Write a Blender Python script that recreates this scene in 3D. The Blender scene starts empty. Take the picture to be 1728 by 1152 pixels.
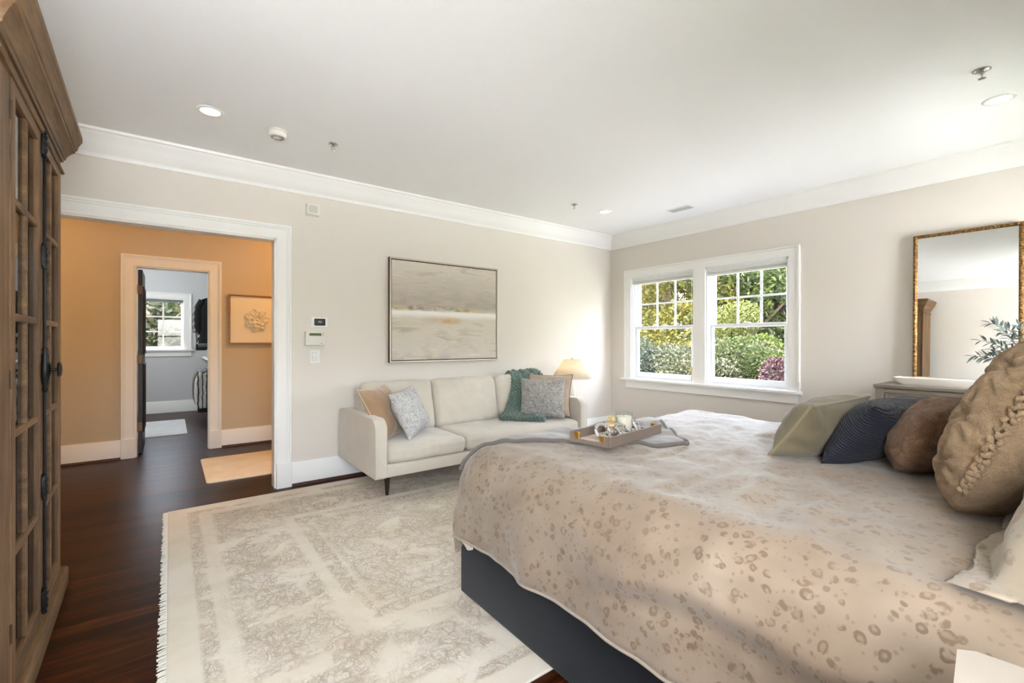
import bpy, bmesh, math, random
from mathutils import Vector, Matrix, noise
import numpy as np
random.seed(7)
SC = bpy.context.scene
C = SC.collection
PI = math.pi

# ------------------------------------------------------------------ camera
cam_d = bpy.data.cameras.new('camera'); cam = bpy.data.objects.new('camera', cam_d); C.objects.link(cam)
cam.location = (-4.8745, -4.1872, 1.22)
cam.rotation_euler = (PI/2, 0, math.radians(52.974) - PI/2)
cam_d.sensor_fit = 'HORIZONTAL'; cam_d.sensor_width = 36.0
cam_d.lens = 765.12/1728*36
cam_d.clip_start = 0.05; cam_d.clip_end = 300
SC.camera = cam

# ------------------------------------------------------------------ world, sun, exposure
w = bpy.data.worlds.new('sky'); SC.world = w; w.use_nodes = True
nt = w.node_tree; nt.nodes.clear()
sky = nt.nodes.new('ShaderNodeTexSky'); sky.sky_type = 'NISHITA'; sky.sun_disc = False
sky.sun_elevation = math.radians(48); sky.sun_rotation = math.radians(270); sky.air_density = 1.0; sky.dust_density = 2.5
hs = nt.nodes.new('ShaderNodeHueSaturation'); hs.inputs['Saturation'].default_value = 0.40
bg = nt.nodes.new('ShaderNodeBackground'); bg.inputs['Strength'].default_value = 1.45
out = nt.nodes.new('ShaderNodeOutputWorld')
nt.links.new(sky.outputs[0], hs.inputs['Color']); nt.links.new(hs.outputs[0], bg.inputs[0]); nt.links.new(bg.outputs[0], out.inputs[0])

sd = bpy.data.lights.new('sun', 'SUN'); sd.energy = 7.0; sd.angle = math.radians(0.6); sd.color = (1.0, 0.97, 0.92)
so = bpy.data.objects.new('sun', sd); C.objects.link(so)
so.rotation_euler = Vector((0.40, -0.12, -0.91)).to_track_quat('-Z', 'Y').to_euler()

SC.view_settings.view_transform = 'Standard'; SC.view_settings.look = 'None'
SC.view_settings.gamma = 1.0; SC.view_settings.use_curve_mapping = False
SC.view_settings.exposure = 2.38

def portal(loc, direction, sx, sy):
    d = bpy.data.lights.new('window_portal', 'AREA'); d.shape = 'RECTANGLE'; d.size = sx; d.size_y = sy
    d.cycles.is_portal = True
    o = bpy.data.objects.new('window_portal', d); C.objects.link(o); o.location = loc
    o.rotation_euler = Vector(direction).to_track_quat('-Z', 'Y').to_euler()
portal((0.16, -1.305, 1.40), (-1, 0, 0), 1.32, 1.95)
portal((-4.95, 5.76, 1.52), (0, -1, 0), 0.7, 1.0)
portal((-0.725, -4.76, 1.40), (0, 1, 0), 0.75, 1.32)
portal((-4.96, -4.76, 1.40), (0, 1, 0), 1.32, 1.32)

# ------------------------------------------------------------------ helpers
def S(r, g, b):
    f = lambda c: ((c/255+0.055)/1.055)**2.4 if c > 10 else c/255/12.92
    return (f(r), f(g), f(b), 1.0)

class NT:
    def __init__(s, name):
        s.m = bpy.data.materials.new(name); s.m.use_nodes = True; s.t = s.m.node_tree
        s.t.nodes.clear(); s.out = s.t.nodes.new('ShaderNodeOutputMaterial')
    def n(s, typ, **kw):
        nd = s.t.nodes.new(typ)
        for k, v in kw.items():
            if k.startswith('_'): setattr(nd, k[1:], v)
            else: s.set(nd, k, v)
        return nd
    def set(s, nd, k, v):
        key = k.replace('__', ' ')
        sock = None
        if key.isdigit(): sock = nd.inputs[int(key)]
        else:
            for i in nd.inputs:
                if i.name == key and i.enabled: sock = i; break
            if sock is None: sock = nd.inputs[key]
        if isinstance(v, bpy.types.NodeSocket): s.t.links.new(v, sock)
        elif isinstance(v, bpy.types.Node): s.t.links.new(v.outputs[0], sock)
        else: sock.default_value = v
    def ramp(s, fac, stops, interp='LINEAR'):
        r = s.n('ShaderNodeValToRGB'); r.color_ramp.interpolation = interp
        s.set(r, 'Fac', fac)
        e = r.color_ramp.elements
        while len(e) < len(stops): e.new(0.5)
        for el, (p, c) in zip(e, stops):
            el.position = p; el.color = c if isinstance(c, tuple) else (c, c, c, 1)
        return r
    def math(s, op, a, b=0.0, clamp=False):
        m = s.n('ShaderNodeMath', _operation=op, _use_clamp=clamp); s.set(m, '0', a); s.set(m, '1', b); return m
    def mix(s, fac, a, b, mode='MIX'):
        m = s.n('ShaderNodeMix', _data_type='RGBA', _blend_type=mode)
        for i, v in ((0, fac), (6, a), (7, b)):
            if isinstance(v, bpy.types.NodeSocket): s.t.links.new(v, m.inputs[i])
            elif isinstance(v, bpy.types.Node): s.t.links.new(v.outputs[0], m.inputs[i])
            else: m.inputs[i].default_value = v
        return m.outputs[2]
    def coord(s, kind='Object', scale=(1, 1, 1), rot=(0, 0, 0), loc=(0, 0, 0)):
        tc = s.n('ShaderNodeTexCoord'); mp = s.n('ShaderNodeMapping')
        s.t.links.new(tc.outputs[kind], mp.inputs[0]); mp.inputs['Scale'].default_value = scale
        mp.inputs['Rotation'].default_value = rot; mp.inputs['Location'].default_value = loc
        return mp.outputs[0]
    def noise(s, vec, scale, detail=4, rough=0.55, dist=0.0):
        return s.n('ShaderNodeTexNoise', Vector=vec, Scale=scale, Detail=detail, Roughness=rough, Distortion=dist).outputs['Fac']
    def bump(s, h, strength=0.3, dist=0.01):
        return s.n('ShaderNodeBump', Height=h, Strength=strength, Distance=dist).outputs[0]
    def pbr(s, col, rough=0.6, metal=0.0, normal=None, sheen=0.0, spec=0.5, **kw):
        p = s.n('ShaderNodeBsdfPrincipled'); s.set(p, 'Base Color', col); s.set(p, 'Roughness', rough); s.set(p, 'Metallic', metal)
        p.inputs['Specular IOR Level'].default_value = spec
        p.inputs['Sheen Weight'].default_value = sheen
        if normal is not None: s.set(p, 'Normal', normal)
        for k, v in kw.items(): s.set(p, k, v)
        s.t.links.new(p.outputs[0], s.out.inputs[0]); return p

def plain(name, col, rough=0.6, metal=0.0, bump=None, var=None, sheen=0.0, spec=0.5):
    """colour with an optional fine bump (scale, strength, dist) and mottling (scale, amount)"""
    t = NT(name); c = col; nrm = None
    v = t.coord()
    if var:
        f = t.noise(v, var[0], 5)
        d = tuple(x*(1-var[1]) for x in col[:3])+(1,)
        l = tuple(min(1, x*(1+var[1])) for x in col[:3])+(1,)
        c = t.ramp(f, [(0.3, d), (0.7, l)]).outputs[0]
    if bump: nrm = t.bump(t.noise(v, bump[0], 4), bump[1], bump[2])
    t.pbr(c, rough, metal, nrm, sheen, spec); return t.m

def glass_mat(name, tint=(1, 1, 1, 1), minr=0.04, rough=0.0):
    t = NT(name)
    tr = t.n('ShaderNodeBsdfTransparent', Color=tint); gl = t.n('ShaderNodeBsdfGlossy', Roughness=rough)
    lw = t.n('ShaderNodeLayerWeight', Blend=0.5)
    fr = t.math('ADD', t.math('MULTIPLY', t.math('POWER', lw.outputs['Facing'], 5.0), 0.92), 0.04)
    mx = t.n('ShaderNodeMixShader'); t.set(mx, '0', fr.outputs[0]); t.set(mx, '1', tr.outputs[0]); t.set(mx, '2', gl.outputs[0])
    t.t.links.new(mx.outputs[0], t.out.inputs[0]); return t.m

def wood(name, dark, mid, light, axis='z', scale=1.0, rough=0.5, bump=0.25):
    t = NT(name)
    st = {'x': (1.2, 14, 14), 'y': (14, 1.2, 14), 'z': (14, 14, 1.2)}[axis]
    v = t.coord(scale=tuple(a*scale for a in st))
    f = t.noise(v, 1.6, 8, 0.62, 0.6)
    f2 = t.noise(t.coord(scale=tuple(a*scale*4 for a in st)), 2.2, 5, 0.6)
    m = t.math('ADD', t.math('MULTIPLY', f, 0.7), t.math('MULTIPLY', f2, 0.3))
    c = t.ramp(m, [(0.30, dark), (0.5, mid), (0.72, light)]).outputs[0]
    t.pbr(c, rough, 0, t.bump(m, bump, 0.004)); return t.m

def obj(name, bm, m, parent=None, smooth=False, world=False, sub=0, solid=None, kind=None):
    me = bpy.data.meshes.new(name)
    if world and parent is not None:
        r = parent
        while r.parent is not None: r = r.parent
        bmesh.ops.translate(bm, verts=bm.verts, vec=-r.location)
    bmesh.ops.recalc_face_normals(bm, faces=bm.faces)
    if smooth:
        for f in bm.faces: f.smooth = True
    bm.to_mesh(me); bm.free()
    for mm in (m if isinstance(m, (list, tuple)) else [m]): me.materials.append(mm)
    o = bpy.data.objects.new(name, me); C.objects.link(o)
    if smooth == 'auto':
        try: me.set_sharp_from_angle(angle=math.radians(35))
        except Exception: pass
    if parent is not None: o.parent = parent
    if solid:
        md = o.modifiers.new('solid', 'SOLIDIFY'); md.thickness = solid; md.offset = -1
    if sub:
        md = o.modifiers.new('sub', 'SUBSURF'); md.levels = sub; md.render_levels = sub
    if kind: o['kind'] = kind
    return o
def thing(name, label, cat, loc=(0, 0, 0), rotz=0, group=None):
    o = bpy.data.objects.new(name, None); C.objects.link(o); o.empty_display_size = 0.1
    o.location = loc; o.rotation_euler = (0, 0, rotz); tag(o, label, cat, group); return o
def tag(o, label, cat, group=None):
    o['label'] = label; o['category'] = cat
    if group: o['group'] = group
    return o
def struct(name, bm, m, parent=None, smooth=False, label=None):
    o = obj(name, bm, m, parent, smooth)
    if parent is None: o['kind'] = 'structure'
    if label: o['label'] = label
    return o
def dup(root, loc=None, label=None):
    r = root.copy(); C.objects.link(r)
    if loc is not None: r.location = loc
    if label: r['label'] = label
    for ch in list(root.children):
        c = ch.copy(); C.objects.link(c); c.parent = r
        for g in list(ch.children):
            d = g.copy(); C.objects.link(d); d.parent = c
    return r
BM = bmesh.new
def bx(bm, lo, hi, bev=0.0, seg=2):
    lo, hi = [min(a, b) for a, b in zip(lo, hi)], [max(a, b) for a, b in zip(lo, hi)]
    r = bmesh.ops.create_cube(bm, size=1.0)
    for v in r['verts']:
        v.co = Vector([(lo[i]+hi[i])/2 + v.co[i]*(hi[i]-lo[i]) for i in range(3)])
    if bev > 0:
        es = list({e for v in r['verts'] for e in v.link_edges})
        bmesh.ops.bevel(bm, geom=es, offset=bev, segments=seg, affect='EDGES', clamp_overlap=True, profile=0.5)
    return bm
def box(lo, hi, bev=0.0, seg=2): return bx(BM(), lo, hi, bev, seg)
def tube(bm, pts, r, seg=8, closed=False, caps=True):
    pts = [Vector(p) for p in pts]; n = len(pts)
    rad = r if isinstance(r, (list, tuple)) else [r]*n
    rings = []; up = None
    for i, p in enumerate(pts):
        if closed: t = pts[(i+1) % n]-pts[i-1]
        else: t = pts[min(i+1, n-1)]-pts[max(i-1, 0)]
        if t.length < 1e-9: t = Vector((0, 0, 1))
        t.normalize()
        if up is None:
            up = Vector((0, 0, 1)) if abs(t.z) < 0.9 else Vector((1, 0, 0))
        s = t.cross(up)
        if s.length < 1e-6: s = t.orthogonal()
        s.normalize(); up = s.cross(t).normalized()
        rings.append([bm.verts.new(p + (s*math.cos(2*PI*k/seg)+up*math.sin(2*PI*k/seg))*rad[i]) for k in range(seg)])
    for i in range(n if closed else n-1):
        a, b = rings[i], rings[(i+1) % n]
        for k in range(seg): bm.faces.new((a[k], a[(k+1) % seg], b[(k+1) % seg], b[k]))
    if caps and not closed:
        bm.faces.new(rings[0][::-1]); bm.faces.new(rings[-1])
    return bm
def lathe(bm, prof, c=(0, 0, 0), seg=24, axis='z', cap=True):
    c = Vector(c); rings = []
    for r, h in prof:
        ring = []
        for k in range(seg):
            a = 2*PI*k/seg; p = {'z': (r*math.cos(a), r*math.sin(a), h), 'x': (h, r*math.cos(a), r*math.sin(a)), 'y': (r*math.cos(a), h, r*math.sin(a))}[axis]
            ring.append(bm.verts.new(c+Vector(p)))
        rings.append(ring)
    for a, b in zip(rings, rings[1:]):
        for k in range(seg): bm.faces.new((a[k], a[(k+1) % seg], b[(k+1) % seg], b[k]))
    if cap:
        bm.faces.new(rings[0][::-1]); bm.faces.new(rings[-1])
    return bm
def strip(bm, rings, closed_prof=True, caps=True):
    """rings: list of lists of points (a profile at successive stations)"""
    R = [[bm.verts.new(Vector(p)) for p in r] for r in rings]
    n = len(R[0])
    for a, b in zip(R, R[1:]):
        for k in range(n if closed_prof else n-1): bm.faces.new((a[k], a[(k+1) % n], b[(k+1) % n], b[k]))
    if caps and closed_prof:
        bm.faces.new(R[0][::-1]); bm.faces.new(R[-1])
    return bm
def wall_boxes(bm, axis, p0, p1, a0, a1, z0, z1, holes):
    """slab with thickness p0..p1 on axis ('x'|'y'), running a0..a1 on the other axis, with rectangular holes (ha0,ha1,hz0,hz1)"""
    xs = sorted({a0, a1, *[h[0] for h in holes], *[h[1] for h in holes]})
    zs = sorted({z0, z1, *[h[2] for h in holes], *[h[3] for h in holes]})
    for i in range(len(xs)-1):
        for j in range(len(zs)-1):
            ca, cz = (xs[i]+xs[i+1])/2, (zs[j]+zs[j+1])/2
            if any(h[0] < ca < h[1] and h[2] < cz < h[3] for h in holes): continue
            if axis == 'y': bx(bm, (xs[i], p0, zs[j]), (xs[i+1], p1, zs[j+1]))
            else: bx(bm, (p0, xs[i], zs[j]), (p1, xs[i+1], zs[j+1]))
    return bm
def casing(bm, f3, a0, a1, z0, z1, prof, closed=False):
    """moulded casing around an opening; prof = [(w outward, p off the wall)]; f3(a, z, p) -> point"""
    st = []
    for (kx, kz) in ((0, 0), (0, 1), (1, 1), (1, 0)) + (((0, 0),) if closed else ()):
        ring = []
        for wv, p in prof:
            a = a0-wv if kx == 0 else a1+wv
            z = z1+wv if kz == 1 else (z0-wv if closed else z0)
            ring.append(f3(a, z, p))
        st.append(ring)
    return strip(bm, st, True, not closed)
def curve_smooth(pts, n=8):
    P = [Vector(p) for p in pts]; P = [P[0]]+P+[P[-1]]; o = []
    for i in range(1, len(P)-2):
        for k in range(n):
            t = k/n; a, b, c, d = P[i-1], P[i], P[i+1], P[i+2]
            o.append(0.5*((2*b)+(c-a)*t+(2*a-5*b+4*c-d)*t*t+(3*b-a-3*c+d)*t**3))
    o.append(P[-2]); return o
def place(o, origin, xa, ya):
    xa = Vector(xa).normalized(); ya = Vector(ya); ya = (ya-xa*ya.dot(xa)).normalized(); za = xa.cross(ya)
    M = Matrix((xa, ya, za)).transposed().to_4x4(); M.translation = Vector(origin)
    o.matrix_world = M; return o

# ------------------------------------------------------------------ materials
def paint(name, col, rough=0.75): return plain(name, col, rough, bump=(350, 0.04, 0.002), spec=0.25)
M_wall = paint('wall_paint', S(222, 215, 206))
M_ceil = paint('ceiling_paint', S(244, 244, 244), 0.85)
M_trim = plain('white_trim_paint', S(240, 239, 236), 0.38, spec=0.4)
M_hall = paint('hall_warm_cast_paint', S(206, 190, 164))  # wall paint tanned to carry the warm cast of the hall lamp
M_closet = paint('closet_paint', S(206, 206, 207))
M_glass = glass_mat('window_glass')
M_brass = plain('antique_brass', S(112, 88, 62), 0.4, 0.6)
M_gold = plain('brushed_gold', S(212, 160, 70), 0.28, 0.9)
M_white = plain('white_plastic', S(232, 232, 228), 0.4)
M_black = plain('black_plastic', S(22, 22, 24), 0.35)
M_chrome = plain('chrome', S(200, 200, 200), 0.2, 1.0)
M_shoe = plain('brown_shoe_moulding', S(66, 38, 24), 0.4)

def floor_mat():
    t = NT('dark_oak_floor')
    tc = t.coord()
    br = t.n('ShaderNodeTexBrick', Vector=tc, Color1=(0.0, 0, 0, 1), Color2=(1, 1, 1, 1), Mortar=(0, 0, 0, 1), Scale=1.0)
    br.offset = 0.37; br.offset_frequency = 3; br.squash = 1.0
    t.set(br, 'Mortar Size', 0.0012); t.set(br, 'Mortar Smooth', 0.1); t.set(br, 'Bias', 0.0)
    t.set(br, 'Brick Width', 1.35); t.set(br, 'Row Height', 0.083)
    mp = t.n('ShaderNodeMapping', Vector=tc); mp.inputs['Scale'].default_value = (1.0, 13, 1)
    va = t.n('ShaderNodeVectorMath', _operation='ADD'); t.set(va, '0', mp.outputs[0])
    cx = t.n('ShaderNodeCombineXYZ'); t.set(cx, 'X', t.math('MULTIPLY', br.outputs['Color'], 37.0)); t.set(va, '1', cx.outputs[0])
    g = t.noise(va.outputs[0], 2.6, 9, 0.66, 1.2)
    col = t.ramp(g, [(0.32, S(22, 12, 7)), (0.46, S(62, 36, 20)), (0.56, S(92, 56, 32)), (0.72, S(128, 82, 48))]).outputs[0]
    tint = t.ramp(br.outputs['Color'], [(0, (0.17, 0.105, 0.06, 1)), (1, (0.66, 0.42, 0.27, 1))]).outputs[0]
    col = t.mix(1.0, col, tint, 'MULTIPLY')
    col = t.mix(br.outputs['Fac'], col, S(16, 8, 5))
    h = t.math('SUBTRACT', t.math('MULTIPLY', g, 0.35), br.outputs['Fac'])
    t.pbr(col, t.ramp(g, [(0.3, 0.28), (0.8, 0.42)]).outputs[0], 0, t.bump(h, 0.25, 0.002), spec=0.13)
    return t.m
M_floor = floor_mat()

# ------------------------------------------------------------------ the room shell
H = 2.64
XL, YB = -5.85, -4.60          # left and back wall faces
WT = 0.115                     # partition thickness
OX0, OX1, OZ = -5.60, -4.179, 2.068          # cased opening
DX0, DX1, DZ = -5.163, -4.520, 2.015         # closet doorway
HY = 2.02                      # far wall of the hall
CY = 5.60                      # far wall of the closet
struct('floor', box((-7.4, YB-0.15, -0.12), (0.15, CY+0.15, 0)), M_floor)
struct('ceiling', box((-7.4, YB-0.15, H), (0.15, CY+0.15, H+0.2)), M_ceil)
WY0, WY1, WZ0, WZ1 = -2.262, -0.350, 0.735, 2.058
struct('wall_right', wall_boxes(BM(), 'x', 0, 0.15, YB-0.15, 0.115, 0, H, [(WY0, WY1, WZ0, WZ1)]), M_wall)
struct('wall_front', wall_boxes(BM(), 'y', 0, WT, -7.4, 0.0, 0, H, [(OX0, OX1, 0, OZ)]), M_wall)
struct('wall_left', box((XL-0.15, YB-0.15, 0), (XL, 0, H)), M_wall)
BW = (-1.10, -0.35); BW2 = (-5.62, -4.30)
struct('wall_back', wall_boxes(BM(), 'y', YB-0.15, YB, XL, 0.0, 0, H, [(BW[0], BW[1], WZ0, WZ1), (BW2[0], BW2[1], WZ0, WZ1)]), M_wall)
struct('wall_hall_far', wall_boxes(BM(), 'y', HY, HY+WT, -7.4, -2.6, 0, H, [(DX0, DX1, 0, DZ)]), M_hall)
struct('wall_hall_left', box((-7.4, WT, 0), (-7.25, HY, H)), M_hall)
struct('wall_hall_right', box((-2.75, WT, 0), (-2.6, HY, H)), M_hall)
KX0, KX1 = -5.30, -4.62
CWX0, CWX1, CWZ0, CWZ1 = -5.262, -4.675, 1.085, 1.955
struct('wall_closet_far', wall_boxes(BM(), 'y', CY, CY+0.15, -6.5, -3.8, 0, H, [(CWX0, CWX1, CWZ0, CWZ1)]), M_closet)
struct('wall_closet_left', box((-6.5, HY+WT, 0), (-6.35, CY, H)), M_closet)
struct('wall_closet_right', box((-4.0, HY+WT, 0), (-3.85, CY, H)), M_closet)

# crown moulding: profile (out from the wall, height); mitred rectangle
crown = [(0.0, 2.478), (0.014, 2.478), (0.018, 2.497), (0.026, 2.505), (0.040, 2.515), (0.072, 2.560), (0.098, 2.597), (0.108, 2.606), (0.112, 2.617),
         (0.118, 2.622), (0.134, 2.624), (0.140, 2.640), (0.0, 2.640)]
def perim(names, x0, x1, y0, y1, prof, m, cuts=None):
    for nm, side in names:
        rings = []
        ends = {'front': ((x0, y1), (x1, y1)), 'right': ((x1, y1), (x1, y0)), 'back': ((x1, y0), (x0, y0)), 'left': ((x0, y0), (x0, y1))}[side]
        for (ex, ey) in ends:
            sx = 1 if ex == x0 else -1; sy = 1 if ey == y0 else -1
            rings.append([(ex+sx*o, ey+sy*o, z) for o, z in prof])
        struct(nm, strip(BM(), rings, True, False), m, smooth='auto')
perim([('trim_1', 'front'), ('trim_2', 'right'), ('trim_3', 'back'), ('trim_4', 'left')], XL, 0, YB, 0, crown, M_trim)

basep = [(0, 0.198), (0.010, 0.198), (0.014, 0.190), (0.015, 0.178), (0.020, 0.170), (0.020, 0.0), (0, 0.0)]
shoe = [(0.0205, 0.021), (0.026, 0.020), (0.033, 0.012), (0.036, 0.0), (0.0205, 0.0)]
def base_run(name, p0, p1, n, shoe_too=True):
    """p0,p1 floor points along the wall, n outward normal"""
    b = BM(); nx, ny = n
    strip(b, [[(p[0]+nx*o, p[1]+ny*o, z) for o, z in basep] for p in (p0, p1)])
    o = struct(name, b, M_trim, smooth='auto')
    if shoe_too:
        b = BM(); strip(b, [[(p[0]+nx*o_, p[1]+ny*o_, z) for o_, z in shoe] for p in (p0, p1)])
        obj('shoe_moulding', b, M_shoe, o, smooth='auto')
base_run('baseboard_front', (OX1+0.115, 0), (0, 0), (0, -1))
base_run('baseboard_right', (0, 0), (0, YB), (-1, 0))
base_run('baseboard_back', (0, YB), (XL, YB), (0, 1))
base_run('baseboard_left', (XL, YB), (XL, 0), (1, 0))
base_run('baseboard_front_left', (XL, 0), (OX0-0.115, 0), (0, -1))
base_run('baseboard_hall_left', (-7.25, HY), (DX0-0.118, HY), (0, -1))
base_run('baseboard_hall_right', (DX1+0.112, HY), (-2.75, HY), (0, -1))
base_run('baseboard_closet_far', (-6.35, CY), (-4.0, CY), (0, -1), False)
base_run('baseboard_closet_right', (-4.0, CY), (-4.0, HY+WT), (-1, 0), False)

# cased opening and closet door trim
casp = [(0.0, 0.0), (0.0, 0.016), (0.010, 0.018), (0.014, 0.013), (0.080, 0.018), (0.083, 0.024), (0.094, 0.026), (0.097, 0.034), (0.113, 0.036), (0.115, 0.030), (0.115, 0.0)]
def trim_around(name, x0, x1, z1, y, sgn, depth0, depth1, prof=casp):
    b = BM(); casing(b, lambda a, z, p: (a, y+sgn*p, z), x0, x1, 0.205, z1, prof)
    o = struct(name, b, M_trim, smooth='auto')
    b = BM()
    for (a0, a1) in ((x0-0.117, x0), (x1, x1+0.117)):
        bx(b, (a0, y, 0), (a1, y+sgn*0.036, 0.205), 0.003)
    obj('plinth_block', b, M_trim, o)
    b = BM()
    bx(b, (x0-0.001, depth0, 0), (x0+0.012, depth1, z1)); bx(b, (x1-0.012, depth0, 0), (x1+0.001, depth1, z1)); bx(b, (x0, depth0, z1-0.012), (x1, depth1, z1+0.001))
    obj('jamb', b, M_trim, o)
    return o
trim_around('trim_5', OX0-0.006, OX1+0.006, OZ+0.004, 0.0, -1, -0.004, WT+0.004)
dt = trim_around('trim_6', DX0-0.004, DX1+0.004, DZ+0.004, HY, -1, HY-0.004, HY+WT+0.004)

# closet door: open leaf seen on its hinge edge
M_darkdoor = wood('dark_stained_door', S(22, 15, 11), S(32, 22, 16), S(46, 32, 23), 'z', rough=0.4)
cd = BM(); bx(cd, (-5.152, HY+WT+0.012, 0.012), (-5.112, HY+WT+0.012+0.62, DZ-0.018), 0.002)
door = struct('door_1', cd, M_darkdoor, label='dark brown closet door standing open, seen edge on')
for z0, z1 in ((0.25, 0.95), (1.1, 1.8)):
    for xs in (-5.112,):
        b = BM(); casing(b, lambda a, z, p: (xs+p, a, z), HY+WT+0.13, HY+WT+0.51, z0, z1, [(0, 0), (0, 0.006), (0.02, 0.012), (0.03, 0.0)], True)
        obj('panel_moulding', b, M_darkdoor, door)
for z in (0.30, 1.03, 1.78):
    b = BM(); bx(b, (-5.158, HY+0.062, z-0.045), (-5.148, HY+WT+0.02, z+0.045)); bx(b, (-5.153, HY+WT+0.004, z-0.045), (-5.114, HY+WT+0.0125, z+0.045), 0.001)
    tube(b, [(-5.151, HY+WT+0.007, z-0.05), (-5.151, HY+WT+0.007, z+0.05)], 0.006, 10)
    obj('hinge', b, M_brass, door)

# ------------------------------------------------------------------ windows
wprof = [(0, 0), (0, 0.016), (0.008, 0.018), (0.080, 0.018), (0.083, 0.028), (0.100, 0.030), (0.103, 0.026), (0.103, 0)]
M_sash = plain('white_vinyl_sash', S(240, 242, 244), 0.35)
def sash(bm, fx, y0, y1, z0, z1, stile=0.042, top=0.042, bot=0.05, d=0.035, muntin=None):
    """fx -> (front, back) of the sash in wall-normal direction"""
    def b3(a0, a1, c0, c1, f0=fx, f1=fx+d): bx(bm, (f0, a0, c0), (f1, a1, c1), 0.003, 1)
    b3(y0, y0+stile, z0, z1); b3(y1-stile, y1, z0, z1); b3(y0+stile, y1-stile, z1-top, z1); b3(y0+stile, y1-stile, z0, z0+bot)
    if muntin:
        nx, nz = muntin; gy0, gy1, gz0, gz1 = y0+stile, y1-stile, z0+bot, z1-top
        for i in range(1, nx):
            c = gy0+(gy1-gy0)*i/nx; b3(c-0.010, c+0.010, gz0, gz1, fx+0.008, fx+d-0.008)
        for i in range(1, nz):
            c = gz0+(gz1-gz0)*i/nz; b3(gy0, gy1, c-0.010, c+0.010, fx+0.009, fx+d-0.009)
def build_window(name, y0, y1, z0, z1, label, muntin=(3, 2)):
    b = BM()   # jamb liner, proud of the sashes
    bx(b, (0.0, y0, z0), (0.15, y0+0.018, z1)); bx(b, (0.0, y1-0.018, z0), (0.15, y1, z1)); bx(b, (0.0, y0, z1-0.018), (0.15, y1, z1)); bx(b, (0.03, y0, z0), (0.17, y1, z0+0.018))
    for yy in (y0+0.018, y1-0.030):
        bx(b, (0.030, yy, z0+0.018), (0.042, yy+0.012, z1-0.018)); bx(b, (0.084, yy, z0+0.018), (0.089, yy+0.012, z1-0.018))
    o = struct(name, b, M_sash, label=label)
    a0, a1 = y0+0.020, y1-0.020; zm = (z0+z1)/2
    b = BM(); sash(b, 0.046, a0, a1, z0+0.020, zm+0.02, bot=0.062, top=0.036); lo = obj('lower_sash', b, M_sash, o)
    b = BM(); sash(b, 0.092, a0, a1, zm-0.018, z1-0.020, bot=0.036, muntin=muntin); up = obj('upper_sash', b, M_sash, o)
    obj('pane', box((0.062, a0+0.04, z0+0.08), (0.066, a1-0.04, zm-0.015)), M_glass, lo)
    obj('pane', box((0.108, a0+0.04, zm+0.017), (0.112, a1-0.04, z1-0.06)), M_glass, up)
    b = BM(); yc = (a0+a1)/2; bx(b, (0.046, yc-0.03, zm+0.02), (0.086, yc+0.03, zm+0.032), 0.004); obj('sash_lock', b, M_sash, lo)
    return o
MUL0, MUL1 = -1.392, -1.250
w1 = build_window('window_1', MUL1, WY1, WZ0, WZ1, 'double-hung white window nearer the sofa wall corner')
w2 = build_window('window_2', WY0, MUL0, WZ0, WZ1, 'double-hung white window nearer the gilt mirror')
f3r = lambda a, z, p: (-p, a, z)
b = BM(); casing(b, f3r, WY0, WY1, WZ0, WZ1, wprof)
bx(b, (-0.018, MUL0, WZ0), (0.15, MUL1, WZ1))
tr7 = struct('trim_7', b, M_trim, smooth='auto')
b = BM(); bx(b, (-0.055, WY0-0.125, WZ0-0.028), (0.0, WY1+0.145, WZ0+0.002), 0.006); bx(b, (0, WY0, WZ0-0.02), (0.045, WY1, WZ0+0.002)); obj('stool', b, M_trim, tr7)
obj('apron', box((-0.020, WY0-0.085, 0.614), (0.0, WY1+0.082, WZ0-0.028), 0.003), M_trim, tr7)
# raised cellular shades
M_shade = plain('shade_fabric', S(214, 212, 206), 0.8)
def shade(y0, y1, label):
    t = thing('window_shade', label, 'window shade', (0.02, (y0+y1)/2, WZ1-0.09), 0, 'raised window shades')
    b = BM(); bx(b, (0.004, y0+0.022, WZ1-0.046), (0.044, y1-0.022, WZ1-0.018), 0.003); obj('headrail', b, M_white, t, world=True)
    b = BM()
    for k in range(3): bx(b, (0.008, y0+0.026, WZ1-0.060-k*0.008), (0.040, y1-0.026, WZ1-0.053-k*0.008), 0.002, 1)
    obj('folded_fabric', b, M_shade, t, world=True)
    b = BM(); bx(b, (0.006, y0+0.024, WZ1-0.098), (0.042, y1-0.024, WZ1-0.077), 0.003); obj('bottom_rail', b, M_white, t, world=True)
shade(MUL1, WY1, 'white raised shade at the top of the window nearer the sofa')
shade(WY0, MUL0, 'white raised shade at the top of the window nearer the mirror')
# cord cleats
def cleat(y, z, label):
    t = thing('cord_cleat', label, 'cord cleat', (-0.03, y, z), 0)
    b = BM(); bx(b, (-0.012, -0.006, -0.03), (0.0, 0.006, 0.03), 0.003); bx(b, (-0.026, -0.010, -0.034), (-0.012, 0.010, 0.034), 0.004); obj('cleat', b, M_white, t)
    b = BM(); tube(b, curve_smooth([(-0.006, -0.004, 0.02), (-0.012, -0.022, 0.0), (-0.010, -0.014, -0.04), (-0.012, -0.026, -0.075)], 5), 0.0025, 6)
    lathe(b, [(0.002, 0), (0.007, -0.008), (0.007, -0.03), (0.003, -0.034)], (-0.012, -0.026, -0.07), 10); obj('cord', b, M_white, t)
cleat(WY0-0.103, 0.80, 'small white cord cleat with tassel at the casing corner toward the dresser')
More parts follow.
